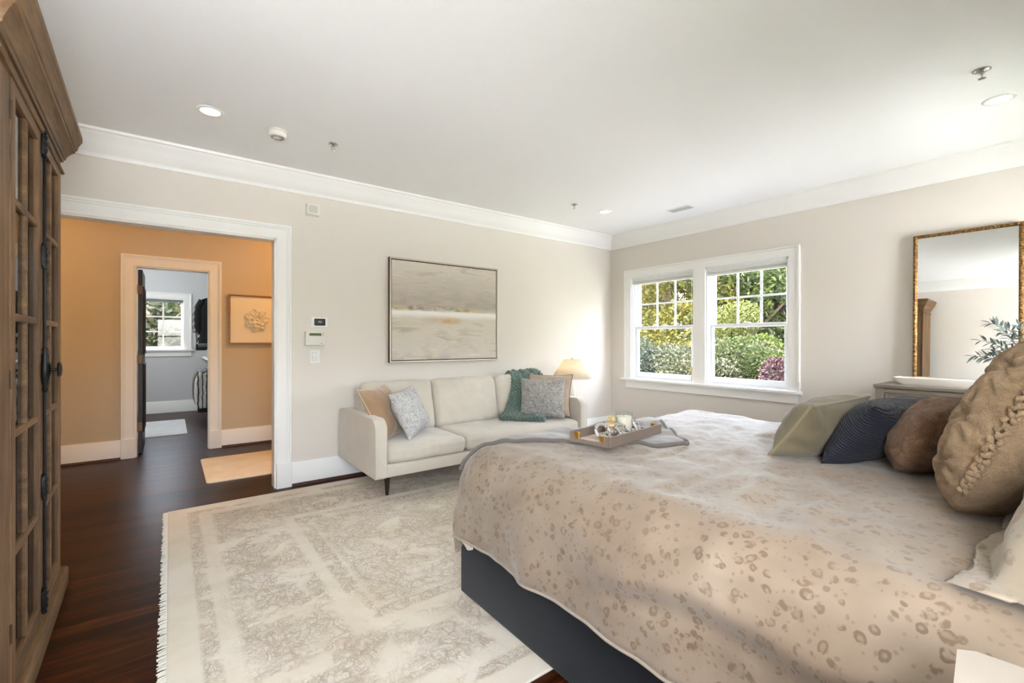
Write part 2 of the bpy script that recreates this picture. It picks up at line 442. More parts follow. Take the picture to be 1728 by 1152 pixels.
# window cord with brass tassel
t = thing('blind_cord', 'shade cord with brass tassel hanging beside the middle mullion', 'cord', (0.03, MUL1+0.05, 0.78))
b = BM(); tube(b, [(0.024, MUL1+0.05, 1.96), (0.026, MUL1+0.05, 0.90)], 0.0022, 6); obj('cord', b, M_white, t, world=True)
b = BM(); lathe(b, [(0.002, 0.05), (0.009, 0.04), (0.011, 0.02), (0.006, 0.0), (0.003, -0.05), (0.004, -0.10), (0.001, -0.11)], (0.026, MUL1+0.05, 0.87), 12); obj('tassel', b, M_gold, t, world=True, smooth=True)

# unseen back wall windows, added behind the camera to bring in daylight
def added_back_window(name, x0, x1, label):
    b = BM()
    bx(b, (x0, YB-0.15, WZ0), (x0+0.02, YB, WZ1)); bx(b, (x1-0.02, YB-0.15, WZ0), (x1, YB, WZ1)); bx(b, (x0, YB-0.15, WZ1-0.02), (x1, YB, WZ1)); bx(b, (x0, YB-0.15, WZ0), (x1, YB, WZ0+0.02))
    for z0, z1, yy in ((WZ0+0.02, 1.42, YB-0.09), (1.38, WZ1-0.02, YB-0.13)):
        for q in ((x0+0.02, z0, x0+0.06, z1), (x1-0.06, z0, x1-0.02, z1), (x0+0.06, z0, x1-0.06, z0+0.045), (x0+0.06, z1-0.045, x1-0.06, z1)):
            bx(b, (q[0], yy, q[1]), (q[2], yy+0.035, q[3]))
    casing(b, lambda a, z, p: (a, YB+p, z), x0, x1, WZ0, WZ1, wprof); bx(b, (x0-0.13, YB, WZ0-0.03), (x1+0.13, YB+0.05, WZ0))
    w3 = struct(name, b, M_trim, label=label)
    obj('pane', box((x0+0.06, YB-0.075, WZ0+0.06), (x1-0.06, YB-0.072, 1.38)), M_glass, w3)
    obj('pane', box((x0+0.06, YB-0.115, 1.42), (x1-0.06, YB-0.112, WZ1-0.06)), M_glass, w3)
added_back_window('window_fill_3', BW[0], BW[1], 'unseen double-hung window added behind the bed for daylight, dresser side')
added_back_window('window_fill_5', BW2[0], BW2[1], 'unseen double-hung window added behind the bed for daylight, cabinet side')

# closet window
b = BM(); x0, x1, z0, z1 = CWX0, CWX1, CWZ0, CWZ1
bx(b, (x0, CY, z0), (x0+0.014, CY+0.15, z1)); bx(b, (x1-0.014, CY, z0), (x1, CY+0.15, z1)); bx(b, (x0, CY, z1-0.014), (x1, CY+0.15, z1)); bx(b, (x0, CY, z0), (x1, CY+0.15, z0+0.014))
for q in ((x0+0.014, z0+0.014, x0+0.044, z1-0.014), (x1-0.044, z0+0.014, x1-0.014, z1-0.014), (x0+0.044, z0+0.014, x1-0.044, z0+0.05), (x0+0.044, z1-0.05, x1-0.044, z1-0.014)):
    bx(b, (q[0], CY+0.08, q[1]), (q[2], CY+0.115, q[3]), 0.002, 1)
gx0, gx1, gz0, gz1 = x0+0.044, x1-0.044, z0+0.05, z1-0.05
bx(b, ((gx0+gx1)/2-0.012, CY+0.085, gz0), ((gx0+gx1)/2+0.012, CY+0.11, gz1))
for k in (1, 2):
    zz = gz0+(gz1-gz0)*k/3; bx(b, (gx0, CY+0.086, zz-0.011), (gx1, CY+0.109, zz+0.011))
w4 = struct('window_4', b, M_trim, label='small six-pane window at the end of the closet')
obj('pane', box((gx0, CY+0.095, gz0), (gx1, CY+0.099, gz1)), M_glass, w4)
b = BM(); casing(b, lambda a, z, p: (a, CY-p, z), x0, x1, z0, z1, [(0, 0), (0, 0.014), (0.08, 0.016), (0.083, 0.026), (0.103, 0.028), (0.103, 0)])
bx(b, (x0-0.13, CY-0.05, z0-0.03), (x1+0.13, CY, z0), 0.004); bx(b, (x0-0.10, CY-0.018, z0-0.12), (x1+0.10, CY, z0-0.03))
obj('casing', b, M_trim, w4)
tag(obj('roller_shade', box((x0+0.016, CY+0.02, z1-0.06), (x1-0.016, CY+0.06, z1-0.015), 0.012, 3), plain('grey_roller', S(120, 124, 128), 0.8)), 'grey roller shade rolled up at the top of the closet window', 'window shade')
#PART2
# ------------------------------------------------------------------ ceiling fixtures
M_lampglow = NT('downlight_glow'); e = M_lampglow.n('ShaderNodeEmission', Color=(1.0, 0.90, 0.74, 1), Strength=7.0)
M_lampglow.t.links.new(e.outputs[0], M_lampglow.out.inputs[0]); M_lampglow = M_lampglow.m
def downlight(x, y, label):
    t = thing('recessed_downlight', label, 'ceiling light', (x, y, H), 0, 'recessed downlights')
    b = BM(); lathe(b, [(0.050, -0.0005), (0.052, -0.006), (0.068, -0.006), (0.074, -0.0005)], seg=36, cap=False); obj('trim_ring', b, M_white, t, smooth=True)
    b = BM(); lathe(b, [(0.0005, -0.0035), (0.051, -0.0035), (0.051, -0.0015), (0.0005, -0.0015)], seg=36); obj('diffuser', b, M_lampglow, t)
    d = bpy.data.lights.new('downlight_beam', 'SPOT'); d.energy = 3; d.color = (1.0, 0.94, 0.86); d.spot_size = math.radians(125); d.spot_blend = 0.8; d.shadow_soft_size = 0.05
    o = bpy.data.objects.new('downlight_beam', d); C.objects.link(o); o.parent = t; o.location = (0, 0, -0.015)
downlight(-4.676, -0.836, 'lit recessed ceiling light nearest the wide cased opening')
downlight(-1.077, -0.842, 'lit recessed ceiling light near the corner and the ceiling vent')
downlight(-0.994, -3.785, 'lit recessed ceiling light above the dresser and mirror')
downlight(-2.85, -3.785, 'unseen recessed ceiling light added over the bed for fill')  # this light and the next are added out of view for brightness
downlight(-4.676, -3.785, 'unseen recessed ceiling light added over the nightstand for fill')
M_alarm = plain('off_white_plastic', S(224, 221, 212), 0.45)
t = thing('smoke_detector', 'round off-white smoke detector on the ceiling', 'smoke detector', (-4.295, -0.785, H))
b = BM(); lathe(b, [(0.060, 0.0), (0.062, -0.008), (0.058, -0.010)], seg=40); obj('mounting_plate', b, M_alarm, t, smooth='auto')
b = BM(); lathe(b, [(0.052, -0.010), (0.056, -0.014), (0.056, -0.030), (0.050, -0.040), (0.030, -0.044), (0.001, -0.044)], seg=40); hs_ = obj('housing', b, M_alarm, t, smooth='auto')
b = BM()
for k in range(14):
    a = 2*PI*k/14; r0, r1 = 0.026, 0.040
    p = [Vector((r*math.cos(a), r*math.sin(a), -0.0445)) for r in (r0, r1)]; tube(b, p, 0.0022, 6)
obj('vent_slots', b, plain('slot_grey', S(120, 116, 108), 0.7), hs_)
def sprinkler(x, y, label):
    t = thing('fire_sprinkler', label, 'sprinkler', (x, y, H), 0, 'ceiling sprinkler heads')
    b = BM(); lathe(b, [(0.034, 0), (0.036, -0.004), (0.020, -0.010), (0.001, -0.010)], seg=28); obj('escutcheon', b, M_chrome, t, smooth=True)
    b = BM(); lathe(b, [(0.010, -0.010), (0.010, -0.022), (0.004, -0.024)], seg=14)
    for s in (-1, 1): tube(b, curve_smooth([(s*0.008, 0, -0.020), (s*0.012, 0, -0.030), (s*0.003, 0, -0.044)], 4), 0.0022, 6)
    obj('frame_arms', b, M_chrome, t)
    b = BM(); lathe(b, [(0.003, -0.042), (0.016, -0.045), (0.016, -0.047), (0.003, -0.048)], seg=16); obj('deflector', b, M_chrome, t)
sprinkler(-3.938, -0.809, 'small chrome sprinkler head beside the smoke detector')
sprinkler(-1.529, -0.823, 'small chrome sprinkler head beside the downlight near the corner')
sprinkler(-1.484, -3.774, 'small chrome sprinkler head beside the downlight above the dresser')
t = thing('ceiling_vent', 'flat white rectangular ceiling air vent near the window wall', 'air vent', (-0.51, -1.40, H))
b = BM(); casing(b, lambda a, z, p: (z, a, -p), -0.12, 0.12, -0.055, 0.055, [(0, 0), (0, 0.007), (0.018, 0.004), (0.018, 0)], True); obj('frame', b, M_white, t)
b = BM()
for k in range(9):
    xx = -0.050+k*0.0125; strip(b, [[(xx, y, -0.001), (xx+0.009, y, -0.006), (xx+0.010, y, -0.005), (xx+0.001, y, 0)] for y in (-0.12, 0.12)])
obj('louvre', b, plain('vent_grey', S(190, 192, 192), 0.6), t)

# ------------------------------------------------------------------ wall devices by the opening
def wthing(name, label, cat, x, z): return thing(name, label, cat, (x, 0, z))
t = wthing('alarm_siren', 'square off-white alarm sounder high on the wall near the opening', 'alarm siren', -3.889, 2.357)
obj('base', box((-0.056, -0.012, -0.052), (0.056, 0, 0.052), 0.004), M_alarm, t)
hb = obj('cover', box((-0.050, -0.034, -0.046), (0.052, -0.012, 0.046), 0.006), M_alarm, t)
b = BM()
for k in range(8): bx(b, (-0.036, -0.0352, -0.026+k*0.0078), (0.036, -0.0335, -0.0225+k*0.0078))
obj('grille', b, plain('grille_grey', S(176, 172, 162), 0.7), hb)
t = wthing('thermostat', 'white-framed thermostat with black screen above the alarm keypad', 'thermostat', -3.829, 1.389)
obj('wall_plate', box((-0.066, -0.008, -0.044), (0.066, 0, 0.044), 0.004), M_white, t)
sc_ = obj('body', box((-0.046, -0.022, -0.030), (0.046, -0.008, 0.030), 0.008, 3), M_black, t, smooth='auto')
b = BM(); bx(b, (-0.030, -0.0226, -0.017), (0.030, -0.0218, 0.017)); obj('screen', b, plain('screen_grey', S(70, 76, 84), 0.2), sc_)
b = BM()
for q in ((-0.012, -0.007, -0.009, 0.009), (-0.012, 0.006, 0.0, 0.009), (-0.001, -0.007, 0.001, 0.009), (0.004, -0.007, 0.012, -0.005), (0.004, 0.007, 0.012, 0.009), (0.010, -0.007, 0.012, 0.009)): bx(b, (q[0], -0.0231, q[1]), (q[2], -0.0225, q[3]))
obj('digits', b, plain('digits_white', S(210, 214, 220), 0.4), sc_)
t = wthing('alarm_keypad', 'off-white alarm keypad with green display between thermostat and light switch', 'alarm keypad', -3.870, 1.246)
hb = obj('housing', box((-0.080, -0.026, -0.061), (0.080, 0, 0.061), 0.006, 3), M_alarm, t, smooth='auto')
obj('display', box((-0.048, -0.0268, 0.024), (0.050, -0.0255, 0.046)), plain('lcd_green', S(84, 98, 62), 0.25), hb)
obj('flip_cover', box((-0.074, -0.030, -0.056), (0.074, -0.026, 0.014), 0.002), M_alarm, t)
M_led = plain('led_dark', S(70, 66, 60), 0.4)
for z in (0.026, 0.040): obj('indicator', box((0.060, -0.0272, z), (0.066, -0.0255, z+0.006)), M_led, hb)
obj('indicator', box((0.048, -0.0312, -0.048), (0.053, -0.0297, -0.038)), M_led, hb)
t = wthing('light_switch', 'white rocker light switch below the alarm keypad', 'light switch', -3.871, 1.089)
obj('wall_plate', box((-0.042, -0.007, -0.060), (0.042, 0, 0.060), 0.004, 3), M_white, t)
b = BM(); strip(b, [[(x, -0.006, -0.034), (x, -0.007, -0.034), (x, -0.011, 0.0), (x, -0.008, 0.034), (x, -0.006, 0.034)] for x in (-0.017, 0.017)]); obj('rocker', b, M_white, t)
obj('bezel', (lambda b: casing(b, lambda a, z, p: (a, -p, z), -0.017, 0.017, -0.034, 0.034, [(0, 0.006), (0, 0.0085), (0.003, 0.0085), (0.003, 0.006)], True))(BM()), plain('bezel_grey', S(205, 203, 198), 0.5), t)

# ------------------------------------------------------------------ abstract painting over the sofa
def painting_mat():
    t = NT('abstract_landscape_paint')
    v = t.coord()           # x along the picture -0.6..0.6, z height -0.5..0.5
    sep = t.n('ShaderNodeSeparateXYZ', Vector=v); X, Z = sep.outputs['X'], sep.outputs['Z']
    st = t.noise(t.coord(scale=(1.4, 1, 7)), 1.5, 6, 0.6, 0.8)
    st2 = t.noise(t.coord(scale=(2.5, 1, 14), loc=(3, 0, 7)), 1.8, 6, 0.65, 0.5)
    bl = t.noise(t.coord(loc=(9, 2, 4)), 2.8, 3, 0.5, 0.3)
    skyc = t.ramp(st, [(0.30, S(176, 167, 152)), (0.45, S(208, 198, 182)), (0.58, S(202, 193, 184)), (0.72, S(226, 218, 207))]).outputs[0]
    grey = t.ramp(t.math('ADD', t.math('MULTIPLY', bl, 0.6), t.math('MULTIPLY', st2, 0.4)), [(0.40, S(142, 138, 126)), (0.56, S(182, 164, 150)), (0.7, S(196, 186, 178))]).outputs[0]
    gm = t.math('MULTIPLY', t.ramp(t.math('ADD', t.math('MULTIPLY', Z, 1.0), 0.5), [(0.50, 0.0), (0.56, 1.0), (0.66, 0.8), (0.92, 0.0)]).outputs[0], 0.75)
    c = t.mix(gm, skyc, grey)
    zz = t.math('ADD', Z, t.math('MULTIPLY', t.math('SUBTRACT', st2, 0.5), 0.05))
    line = t.ramp(t.math('ADD', zz, 0.5), [(0.495, 0.0), (0.515, 1.0), (0.53, 0.9), (0.57, 0.0)]).outputs[0]
    spots = t.ramp(t.noise(t.coord(scale=(9, 1, 16)), 1.0, 5, 0.7), [(0.42, 0.0), (0.60, 1.0)]).outputs[0]
    xl = t.ramp(t.math('ADD', X, 0.5), [(0.0, 0.9), (0.25, 0.55), (0.6, 0.8), (0.78, 0.7), (0.88, 0.25), (1.0, 0.15)]).outputs[0]
    lc = t.ramp(t.noise(t.coord(scale=(4, 1, 4)), 1.2, 2), [(0.42, S(52, 50, 36)), (0.52, S(112, 98, 48)), (0.62, S(200, 168, 62))]).outputs[0]
    c = t.mix(t.math('MULTIPLY', line, t.math('MULTIPLY', spots, xl)), c, lc)
    gold = t.math('MULTIPLY', t.ramp(t.math('ADD', zz, 0.5), [(0.36, 0.0), (0.40, 0.9), (0.44, 0.8), (0.475, 0.0)]).outputs[0], t.ramp(t.math('ADD', X, 0.5), [(0.18, 0.0), (0.34, 0.6), (0.5, 1.0), (0.62, 0.75), (0.68, 0.0)]).outputs[0])
    c = t.mix(t.math('MULTIPLY', gold, t.ramp(st2, [(0.35, 0.5), (0.6, 1.0)]).outputs[0]), c, S(192, 148, 80))
    wh = t.ramp(t.math('ADD', zz, 0.5), [(0.425, 0.0), (0.47, 0.80), (0.492, 0.85), (0.512, 0.0)]).outputs[0]
    c = t.mix(wh, c, S(238, 236, 232))
    low = t.math('MULTIPLY', t.ramp(t.math('ADD', Z, 0.5), [(0.0, 1.0), (0.34, 0.0)]).outputs[0], t.ramp(t.noise(t.coord(scale=(2.2, 1, 3), loc=(1, 0, 5)), 1.6, 4, 0.6), [(0.5, 0.0), (0.72, 0.8)]).outputs[0])
    c = t.mix(low, c, S(146, 140, 144))
    t.pbr(c, 0.55, 0, t.bump(st2, 0.12, 0.003)); return t.m
M_paint_art = painting_mat()
px0, px1, pz0, pz1 = -3.205, -1.948, 1.018, 2.027
t = thing('abstract_painting', 'large abstract landscape canvas in a thin champagne floater frame above the sofa', 'painting', ((px0+px1)/2, 0, (pz0+pz1)/2))
hw, hh = (px1-px0)/2, (pz1-pz0)/2
M_champ = plain('champagne_frame', S(206, 192, 172), 0.35, 0.35); M_bronze = plain('dark_bronze', S(82, 62, 44), 0.4, 0.4)
b = BM(); casing(b, lambda a, z, p: (a, -p, z), -hw+0.012, hw-0.012, -hh+0.012, hh-0.012, [(0, 0.0), (0, 0.046), (0.012, 0.046), (0.012, 0.0)], True); obj('frame', b, [M_champ], t)
b = BM(); casing(b, lambda a, z, p: (a, -p, z), -hw, hw, -hh, hh, [(0, 0.0), (0, 0.044), (0.0015, 0.044), (0.0015, 0.0)], True); obj('frame_side', b, M_bronze, t)
b = BM(); casing(b, lambda a, z, p: (a, -p, z), -hw+0.021, hw-0.021, -hh+0.021, hh-0.021, [(0, 0.0), (0, 0.026), (0.009, 0.026), (0.009, 0.0)], True); obj('shadow_gap', b, plain('gap_black', S(30, 26, 22), 0.7), t)
obj('canvas', box((-hw+0.021, -0.040, -hh+0.021), (hw-0.021, -0.005, hh-0.021), 0.002), M_paint_art, t)

# ------------------------------------------------------------------ hall: light, framed flower relief, runner
M_hallglow = NT('hall_lamp_glow'); e = M_hallglow.n('ShaderNodeEmission', Color=(1.0, 0.62, 0.28, 1), Strength=6.0); M_hallglow.t.links.new(e.outputs[0], M_hallglow.out.inputs[0]); M_hallglow = M_hallglow.m
def hall_lamp(x, label, en):
    t = thing('hall_ceiling_light', label, 'ceiling light', (x, 1.05, H), 0, 'hall ceiling lights')
    b = BM(); lathe(b, [(0.16, 0), (0.165, -0.02), (0.15, -0.025)], seg=32); obj('base', b, M_gold, t, smooth='auto')
    b = BM(); lathe(b, [(0.148, -0.025), (0.14, -0.06), (0.10, -0.09), (0.001, -0.10)], seg=32); obj('shade', b, M_hallglow, t, smooth=True)
    d = bpy.data.lights.new('hall_bulb', 'POINT'); d.energy = en; d.color = (1.0, 0.50, 0.14); d.shadow_soft_size = 0.1
    o = bpy.data.objects.new('hall_bulb', d); C.objects.link(o); o.parent = t; o.location = (0, 0, -0.16)
hall_lamp(-3.35, 'brass flush ceiling light in the hall toward the framed flower', 3.9)
hall_lamp(-6.2, 'brass flush ceiling light at the far end of the hall', 1.7)
M_cream = plain('cream_paper', S(244, 234, 212), 0.8, bump=(60, 0.1, 0.002))
t = thing('flower_relief', 'square framed cream paper flower relief on the hall wall', 'framed art', (-4.040, HY, 1.480))
b = BM(); casing(b, lambda a, z, p: (a, -p, z), -0.272, 0.272, -0.272, 0.272, [(0, 0), (0, 0.022), (0.005, 0.034), (0.018, 0.034), (0.018, 0)], True)
obj('frame', b, wood('gilt_oak_frame', S(120, 84, 46), S(152, 112, 66), S(178, 136, 86), 'x', rough=0.45), t)
obj('backing', box((-0.272, -0.012, -0.272), (0.272, -0.002, 0.272)), M_cream, t)
def petal(L, W, lift, ang, base=0.0):
    b = BM(); n = 8; rows = []
    for i in range(n+1):
        u = i/n; wd = W*math.sin(PI*min(1, u*0.93+0.05))**0.8*(0.55+0.6*u); row = []
        for j in range(-4, 5):
            q = j/4; r = base+u*L; x = q*wd/2
            z = 0.004+lift*math.sin(u*PI*0.55)+0.010*abs(q)**2*(0.3+u)+0.003*math.sin(j*2.1+i*1.3)
            ca, sa = math.cos(ang), math.sin(ang)
            row.append(b.verts.new((r*ca-x*sa, -0.012-z, r*sa+x*ca)))
        rows.append(row)
    for a, c in zip(rows, rows[1:]):
        for k in range(8): b.faces.new((a[k], a[k+1], c[k+1], c[k]))
    return b
for (n, L, W, lift, off) in ((7, 0.135, 0.095, 0.012, 0.1), (6, 0.10, 0.075, 0.022, 0.5), (5, 0.062, 0.052, 0.032, 0.2)):
    for k in range(n): obj('petal', petal(L, W, lift, 2*PI*k/n+off+random.uniform(-.12, .12)), M_cream, t, smooth=True, solid=0.002)
b = BM(); lathe(b, [(0.018, -0.03), (0.014, -0.044), (0.001, -0.05)], seg=12, axis='y'); obj('flower_centre', b, M_cream, t, smooth=True)
def rug_plain(name, label, x0, x1, y0, y1, col, rot=0.0, thick=0.012):
    t = tag(bpy.data.objects.new(name, None), label, 'rug'); bpy.data.objects.remove(t)
    b = BM(); bm_ = b
    r = 0.035; pts = []
    hx, hy = (x1-x0)/2, (y1-y0)/2
    for cx_, cy_, a0 in ((hx-r, hy-r, 0), (-hx+r, hy-r, 90), (-hx+r, -hy+r, 180), (hx-r, -hy+r, 270)):
        for k in range(6):
            a = math.radians(a0+k*18); pts.append((cx_+r*math.cos(a), cy_+r*math.sin(a)))
    strip(b, [[(p[0]*s, p[1]*s, z) for p in pts] for s, z in ((1.0, 0.0), (1.0, thick*0.7), (0.992, thick))])
    m = plain(name+'_pile', col, 0.95, bump=(160, 0.5, 0.004), var=(6, 0.09), sheen=0.3)
    o = obj(name, b, m, smooth='auto'); o.location = ((x0+x1)/2, (y0+y1)/2, 0); o.rotation_euler.z = rot
    return tag(o, label, 'rug')
rug_plain('hall_runner', 'plain cream rug on the hall floor', -4.625, -3.60, 0.485, 1.465, S(242, 230, 206))
rug_plain('closet_mat', 'small pale grey rug on the closet floor', -5.75, -4.69, 3.17, 4.55, S(206, 206, 204))

t = thing('closet_fill_light', 'unseen round ceiling light added to brighten the closet', 'ceiling light', (-5.6, 4.0, H))  # hidden fixture, added to brighten the closet
b = BM(); lathe(b, [(0.14, 0), (0.14, -0.02), (0.001, -0.02)], seg=32); obj('base', b, M_white, t, smooth='auto')
M_cl = NT('closet_fill_glow'); e = M_cl.n('ShaderNodeEmission', Color=(0.86, 0.93, 1.0, 1), Strength=6.0); M_cl.t.links.new(e.outputs[0], M_cl.out.inputs[0])
b = BM(); lathe(b, [(0.125, -0.02), (0.11, -0.06), (0.001, -0.075)], seg=32); obj('diffuser', b, M_cl.m, t, smooth=True)
d = bpy.data.lights.new('closet_fill_bulb', 'POINT'); d.energy = 8; d.color = (0.93, 0.97, 1.0); d.shadow_soft_size = 0.12
o = bpy.data.objects.new('closet_fill_bulb', d); C.objects.link(o); o.parent = t; o.location = (0, 0, -0.22)
# ------------------------------------------------------------------ closet rods and hanging clothes
t = thing('closet_rod', 'upper metal rod holding the hanging clothes in the closet', 'closet rod', (-4.30, 3.9, 1.98)); b = BM(); tube(b, [(-4.30, HY+WT, 1.98), (-4.30, CY, 1.98)], 0.014, 12); obj('rod', b, M_chrome, t, world=True)
for yb_ in (3.4, 5.0): obj('bracket', box((-4.31, yb_, 1.965), (-4.0, yb_+0.02, 1.99)), M_white, t, world=True)
t = thing('closet_rod', 'lower metal rod in the closet under the shelf', 'closet rod', (-4.30, 3.9, 0.86)); b = BM(); tube(b, [(-4.30, HY+WT, 0.86), (-4.30, CY, 0.86)], 0.014, 12); obj('rod', b, M_chrome, t, world=True)
for yb_ in (3.4, 5.0): obj('bracket', box((-4.31, yb_, 0.845), (-4.0, yb_+0.02, 0.87)), M_white, t, world=True)
tag(obj('closet_shelf', box((-4.42, HY+WT, 0.93), (-4.0, CY, 0.95)), M_white), 'white closet shelf between the two rods', 'shelf')
tag(obj('storage_box', box((-4.40, 4.3, 0.95), (-4.08, 4.75, 1.09), 0.01), plain('grey_box', S(150, 152, 154), 0.7)), 'grey box on the closet shelf', 'box')
def stripes(name, c1, c2, s, axis=2):
    t = NT(name); v = t.coord(); sp = t.n('ShaderNodeSeparateXYZ', Vector=v)
    n = t.noise(v, 12, 3)
    f = t.math('SINE', t.math('ADD', t.math('MULTIPLY', sp.outputs[axis], s), t.math('MULTIPLY', n, 4.0)))
    t.pbr(t.ramp(f, [(0.45, c1), (0.55, c2)]).outputs[0], 0.85); return t.m
G = {'black': plain('black_cloth', S(26, 26, 28), 0.9), 'grey': plain('grey_cloth', S(128, 126, 122), 0.9, var=(8, 0.2)), 'pale': plain('pale_cloth', S(190, 188, 184), 0.9, var=(8, 0.15)),
     'navy': plain('navy_cloth', S(38, 44, 58), 0.9), 'rust': plain('brown_cloth', S(104, 78, 60), 0.9), 'print': stripes('black_white_print', S(24, 24, 26), S(200, 198, 192), 60, 2), 'stripe': stripes('striped_cloth', S(210, 208, 202), S(70, 70, 74), 110, 0)}
def garment(y, ztop, L, wd, m, label, cx=-4.30, group=None):
    t = thing('hanging_shirt', label, 'clothes', (cx, y, ztop), 0, group)
    b = BM(); tube(b, curve_smooth([(0, 0, 0.012), (0.022, 0, 0.035), (0.0, 0, 0.055), (-0.018, 0, 0.03)], 5)[::-1], 0.003, 6)
    tube(b, [(-wd*0.42, 0, -0.075), (0, 0, 0.0), (wd*0.42, 0, -0.075)], 0.007, 8); tube(b, [(0, 0, -0.002), (0, 0, 0.018)], 0.003, 6); obj('hanger', b, M_black, t)
    b = BM(); rings = []
    n = 14
    for i in range(n+1):
        u = i/n; hw_ = wd*(0.16+0.34*min(1, u*5)) * (1+0.06*math.sin(u*7+y*9)); z = -0.01-0.07*min(1, u*4)*1.0-u*(L-0.08)
        ring = []
        for k in range(20):
            a = 2*PI*k/20; x = hw_*math.cos(a); yy = (0.020+0.006*math.sin(k*3+y*20))*math.sin(a)+0.010*math.sin(x*38+y*31)*u
            ring.append((x, yy, z))
        rings.append(ring)
    strip(b, rings); obj('body', b, m, t, smooth=True)
    for s in (-1, 1):
        b = BM(); tube(b, curve_smooth([(s*wd*0.40, 0, -0.085), (s*wd*0.52, 0.004, -0.20), (s*wd*0.55, -0.008, -0.42), (s*wd*0.53, 0, -0.56)], 6), [0.050-0.0009*k for k in range(19)], 10)
        for v_ in b.verts: v_.co.y *= 0.45
        obj('sleeve', b, m, t, smooth=True)
up = [('black', 0.74, 'black shirt first on the upper rod'), ('print', 0.70, 'black and white patterned top second on the upper rod'), ('grey', 0.80, 'long grey shirt third on the upper rod'), ('navy', 0.84, 'dark navy shirt fourth on the upper rod'),
      ('pale', 0.78, 'pale shirt fifth on the upper rod'), ('print', 0.76, 'patterned top sixth on the upper rod'), ('black', 0.86, 'long black shirt seventh on the upper rod'), ('grey', 0.72, 'grey shirt nearest the window on the upper rod')]
for k, (m, L, lb) in enumerate(up[::-1]): garment(5.15-k*0.135, 1.932, L, 0.44, G[m], lb.replace('first', 'furthest out'), group='clothes on the upper closet rod')
lo = [('stripe', 0.62, 'striped shirt first on the lower rod'), ('black', 0.70, 'black trousers-length top second on the lower rod'), ('rust', 0.60, 'brown shirt third on the lower rod'), ('grey', 0.66, 'grey shirt fourth on the lower rod'),
      ('black', 0.72, 'black shirt fifth on the lower rod'), ('pale', 0.58, 'pale shirt sixth on the lower rod'), ('rust', 0.64, 'brown shirt nearest the window on the lower rod')]
for k, (m, L, lb) in enumerate(lo[::-1]): garment(5.05-k*0.13, 0.812, L, 0.44, G[m], lb, group='clothes on the lower closet rod')
#PART3
# ------------------------------------------------------------------ large rug
RX0, RX1, RY0, RY1, RT = -4.885, -1.25, -2.935, -0.145, 0.012
def rug_mat():
    t = NT('carved_ivory_rug')
    v = t.coord()
    wv = t.n('ShaderNodeTexNoise', Vector=v, Scale=5.0, Detail=5, Roughness=0.6).outputs['Color']
    va = t.n('ShaderNodeVectorMath', _operation='MULTIPLY_ADD'); t.set(va, '0', wv); va.inputs[1].default_value = (0.36, 0.36, 0.0); t.set(va, '2', v)
    d1 = t.n('ShaderNodeTexVoronoi', _feature='DISTANCE_TO_EDGE', Vector=va.outputs[0], Scale=15.0).outputs['Distance']
    d2 = t.n('ShaderNodeTexVoronoi', _feature='DISTANCE_TO_EDGE', Vector=va.outputs[0], Scale=34.0).outputs['Distance']
    l1 = t.ramp(d1, [(0.0, 1.0), (0.09, 0.0)]).outputs[0]; l2 = t.ramp(d2, [(0.0, 1.0), (0.12, 0.0)]).outputs[0]
    fine = t.math('MAXIMUM', l1, t.math('MULTIPLY', l2, 0.7))
    mask = t.ramp(t.noise(v, 4.2, 4, 0.6, 0.4), [(0.38, 0.0), (0.50, 1.0)]).outputs[0]
    sp = t.n('ShaderNodeSeparateXYZ', Vector=v)
    ax = t.math('ABSOLUTE', sp.outputs['X']); ay = t.math('ABSOLUTE', sp.outputs['Y'])
    ex = t.math('SUBTRACT', (RX1-RX0)/2, ax); ey = t.math('SUBTRACT', (RY1-RY0)/2, ay); ed = t.math('MINIMUM', ex, ey)   # distance to the rug edge
    band = t.ramp(ed, [(0.0, 0.0), (0.10, 0.0), (0.115, 0.9), (0.16, 0.9), (0.175, 0.1), (0.23, 0.25), (0.26, 1.0), (0.60, 1.0), (0.63, 0.15), (0.675, 0.15), (0.69, 1.0), (0.75, 1.0), (0.765, 0.3), (0.80, 0.9)]).outputs[0]
    car = t.math('MULTIPLY', t.math('MULTIPLY', fine, mask), band)
    wear = t.noise(t.coord(loc=(3, 4, 0)), 1.6, 5, 0.65)
    base = t.ramp(wear, [(0.30, S(204, 190, 164)), (0.5, S(216, 206, 187)), (0.7, S(224, 216, 202))]).outputs[0]
    tint = t.math('MULTIPLY', t.ramp(t.noise(v, 22, 4, 0.7), [(0.46, 0.0), (0.66, 0.45)]).outputs[0], t.math('MULTIPLY', mask, band))
    col = t.mix(tint, base, S(182, 158, 124)); col = t.mix(t.math('MULTIPLY', car, 0.55), col, S(150, 126, 96))
    h = t.math('ADD', t.math('MULTIPLY', car, -1.0), t.math('MULTIPLY', t.noise(v, 260, 2), 0.18))
    t.pbr(col, 0.92, 0, t.bump(h, 0.8, 0.006), sheen=0.25, spec=0.2); return t.m
M_fringe = plain('fringe_cotton', S(232, 226, 212), 0.95)
t = thing('area_rug', 'large ivory carved rug with worn floral pattern under the bed and sofa', 'rug', ((RX0+RX1)/2, (RY0+RY1)/2, 0))
hx, hy = (RX1-RX0)/2, (RY1-RY0)/2
obj('pile', box((-hx, -hy, 0.001), (hx, hy, RT), 0.004), rug_mat(), t)
b = BM(); rr = random.Random(3)
for s in (-1, 1):
    for k in range(230):
        y = -hy+0.006+k*(2*hy-0.012)/229; L = 0.028*rr.uniform(.8, 1.15); j = rr.uniform(-.008, .008)
        tube(b, [(s*(hx-0.004), y, 0.006), (s*(hx+L*0.5), y+j*0.5, 0.006), (s*(hx+L), y+j, 0.003)], 0.0028, 5)
obj('fringe', b, M_fringe, t, kind='stuff')
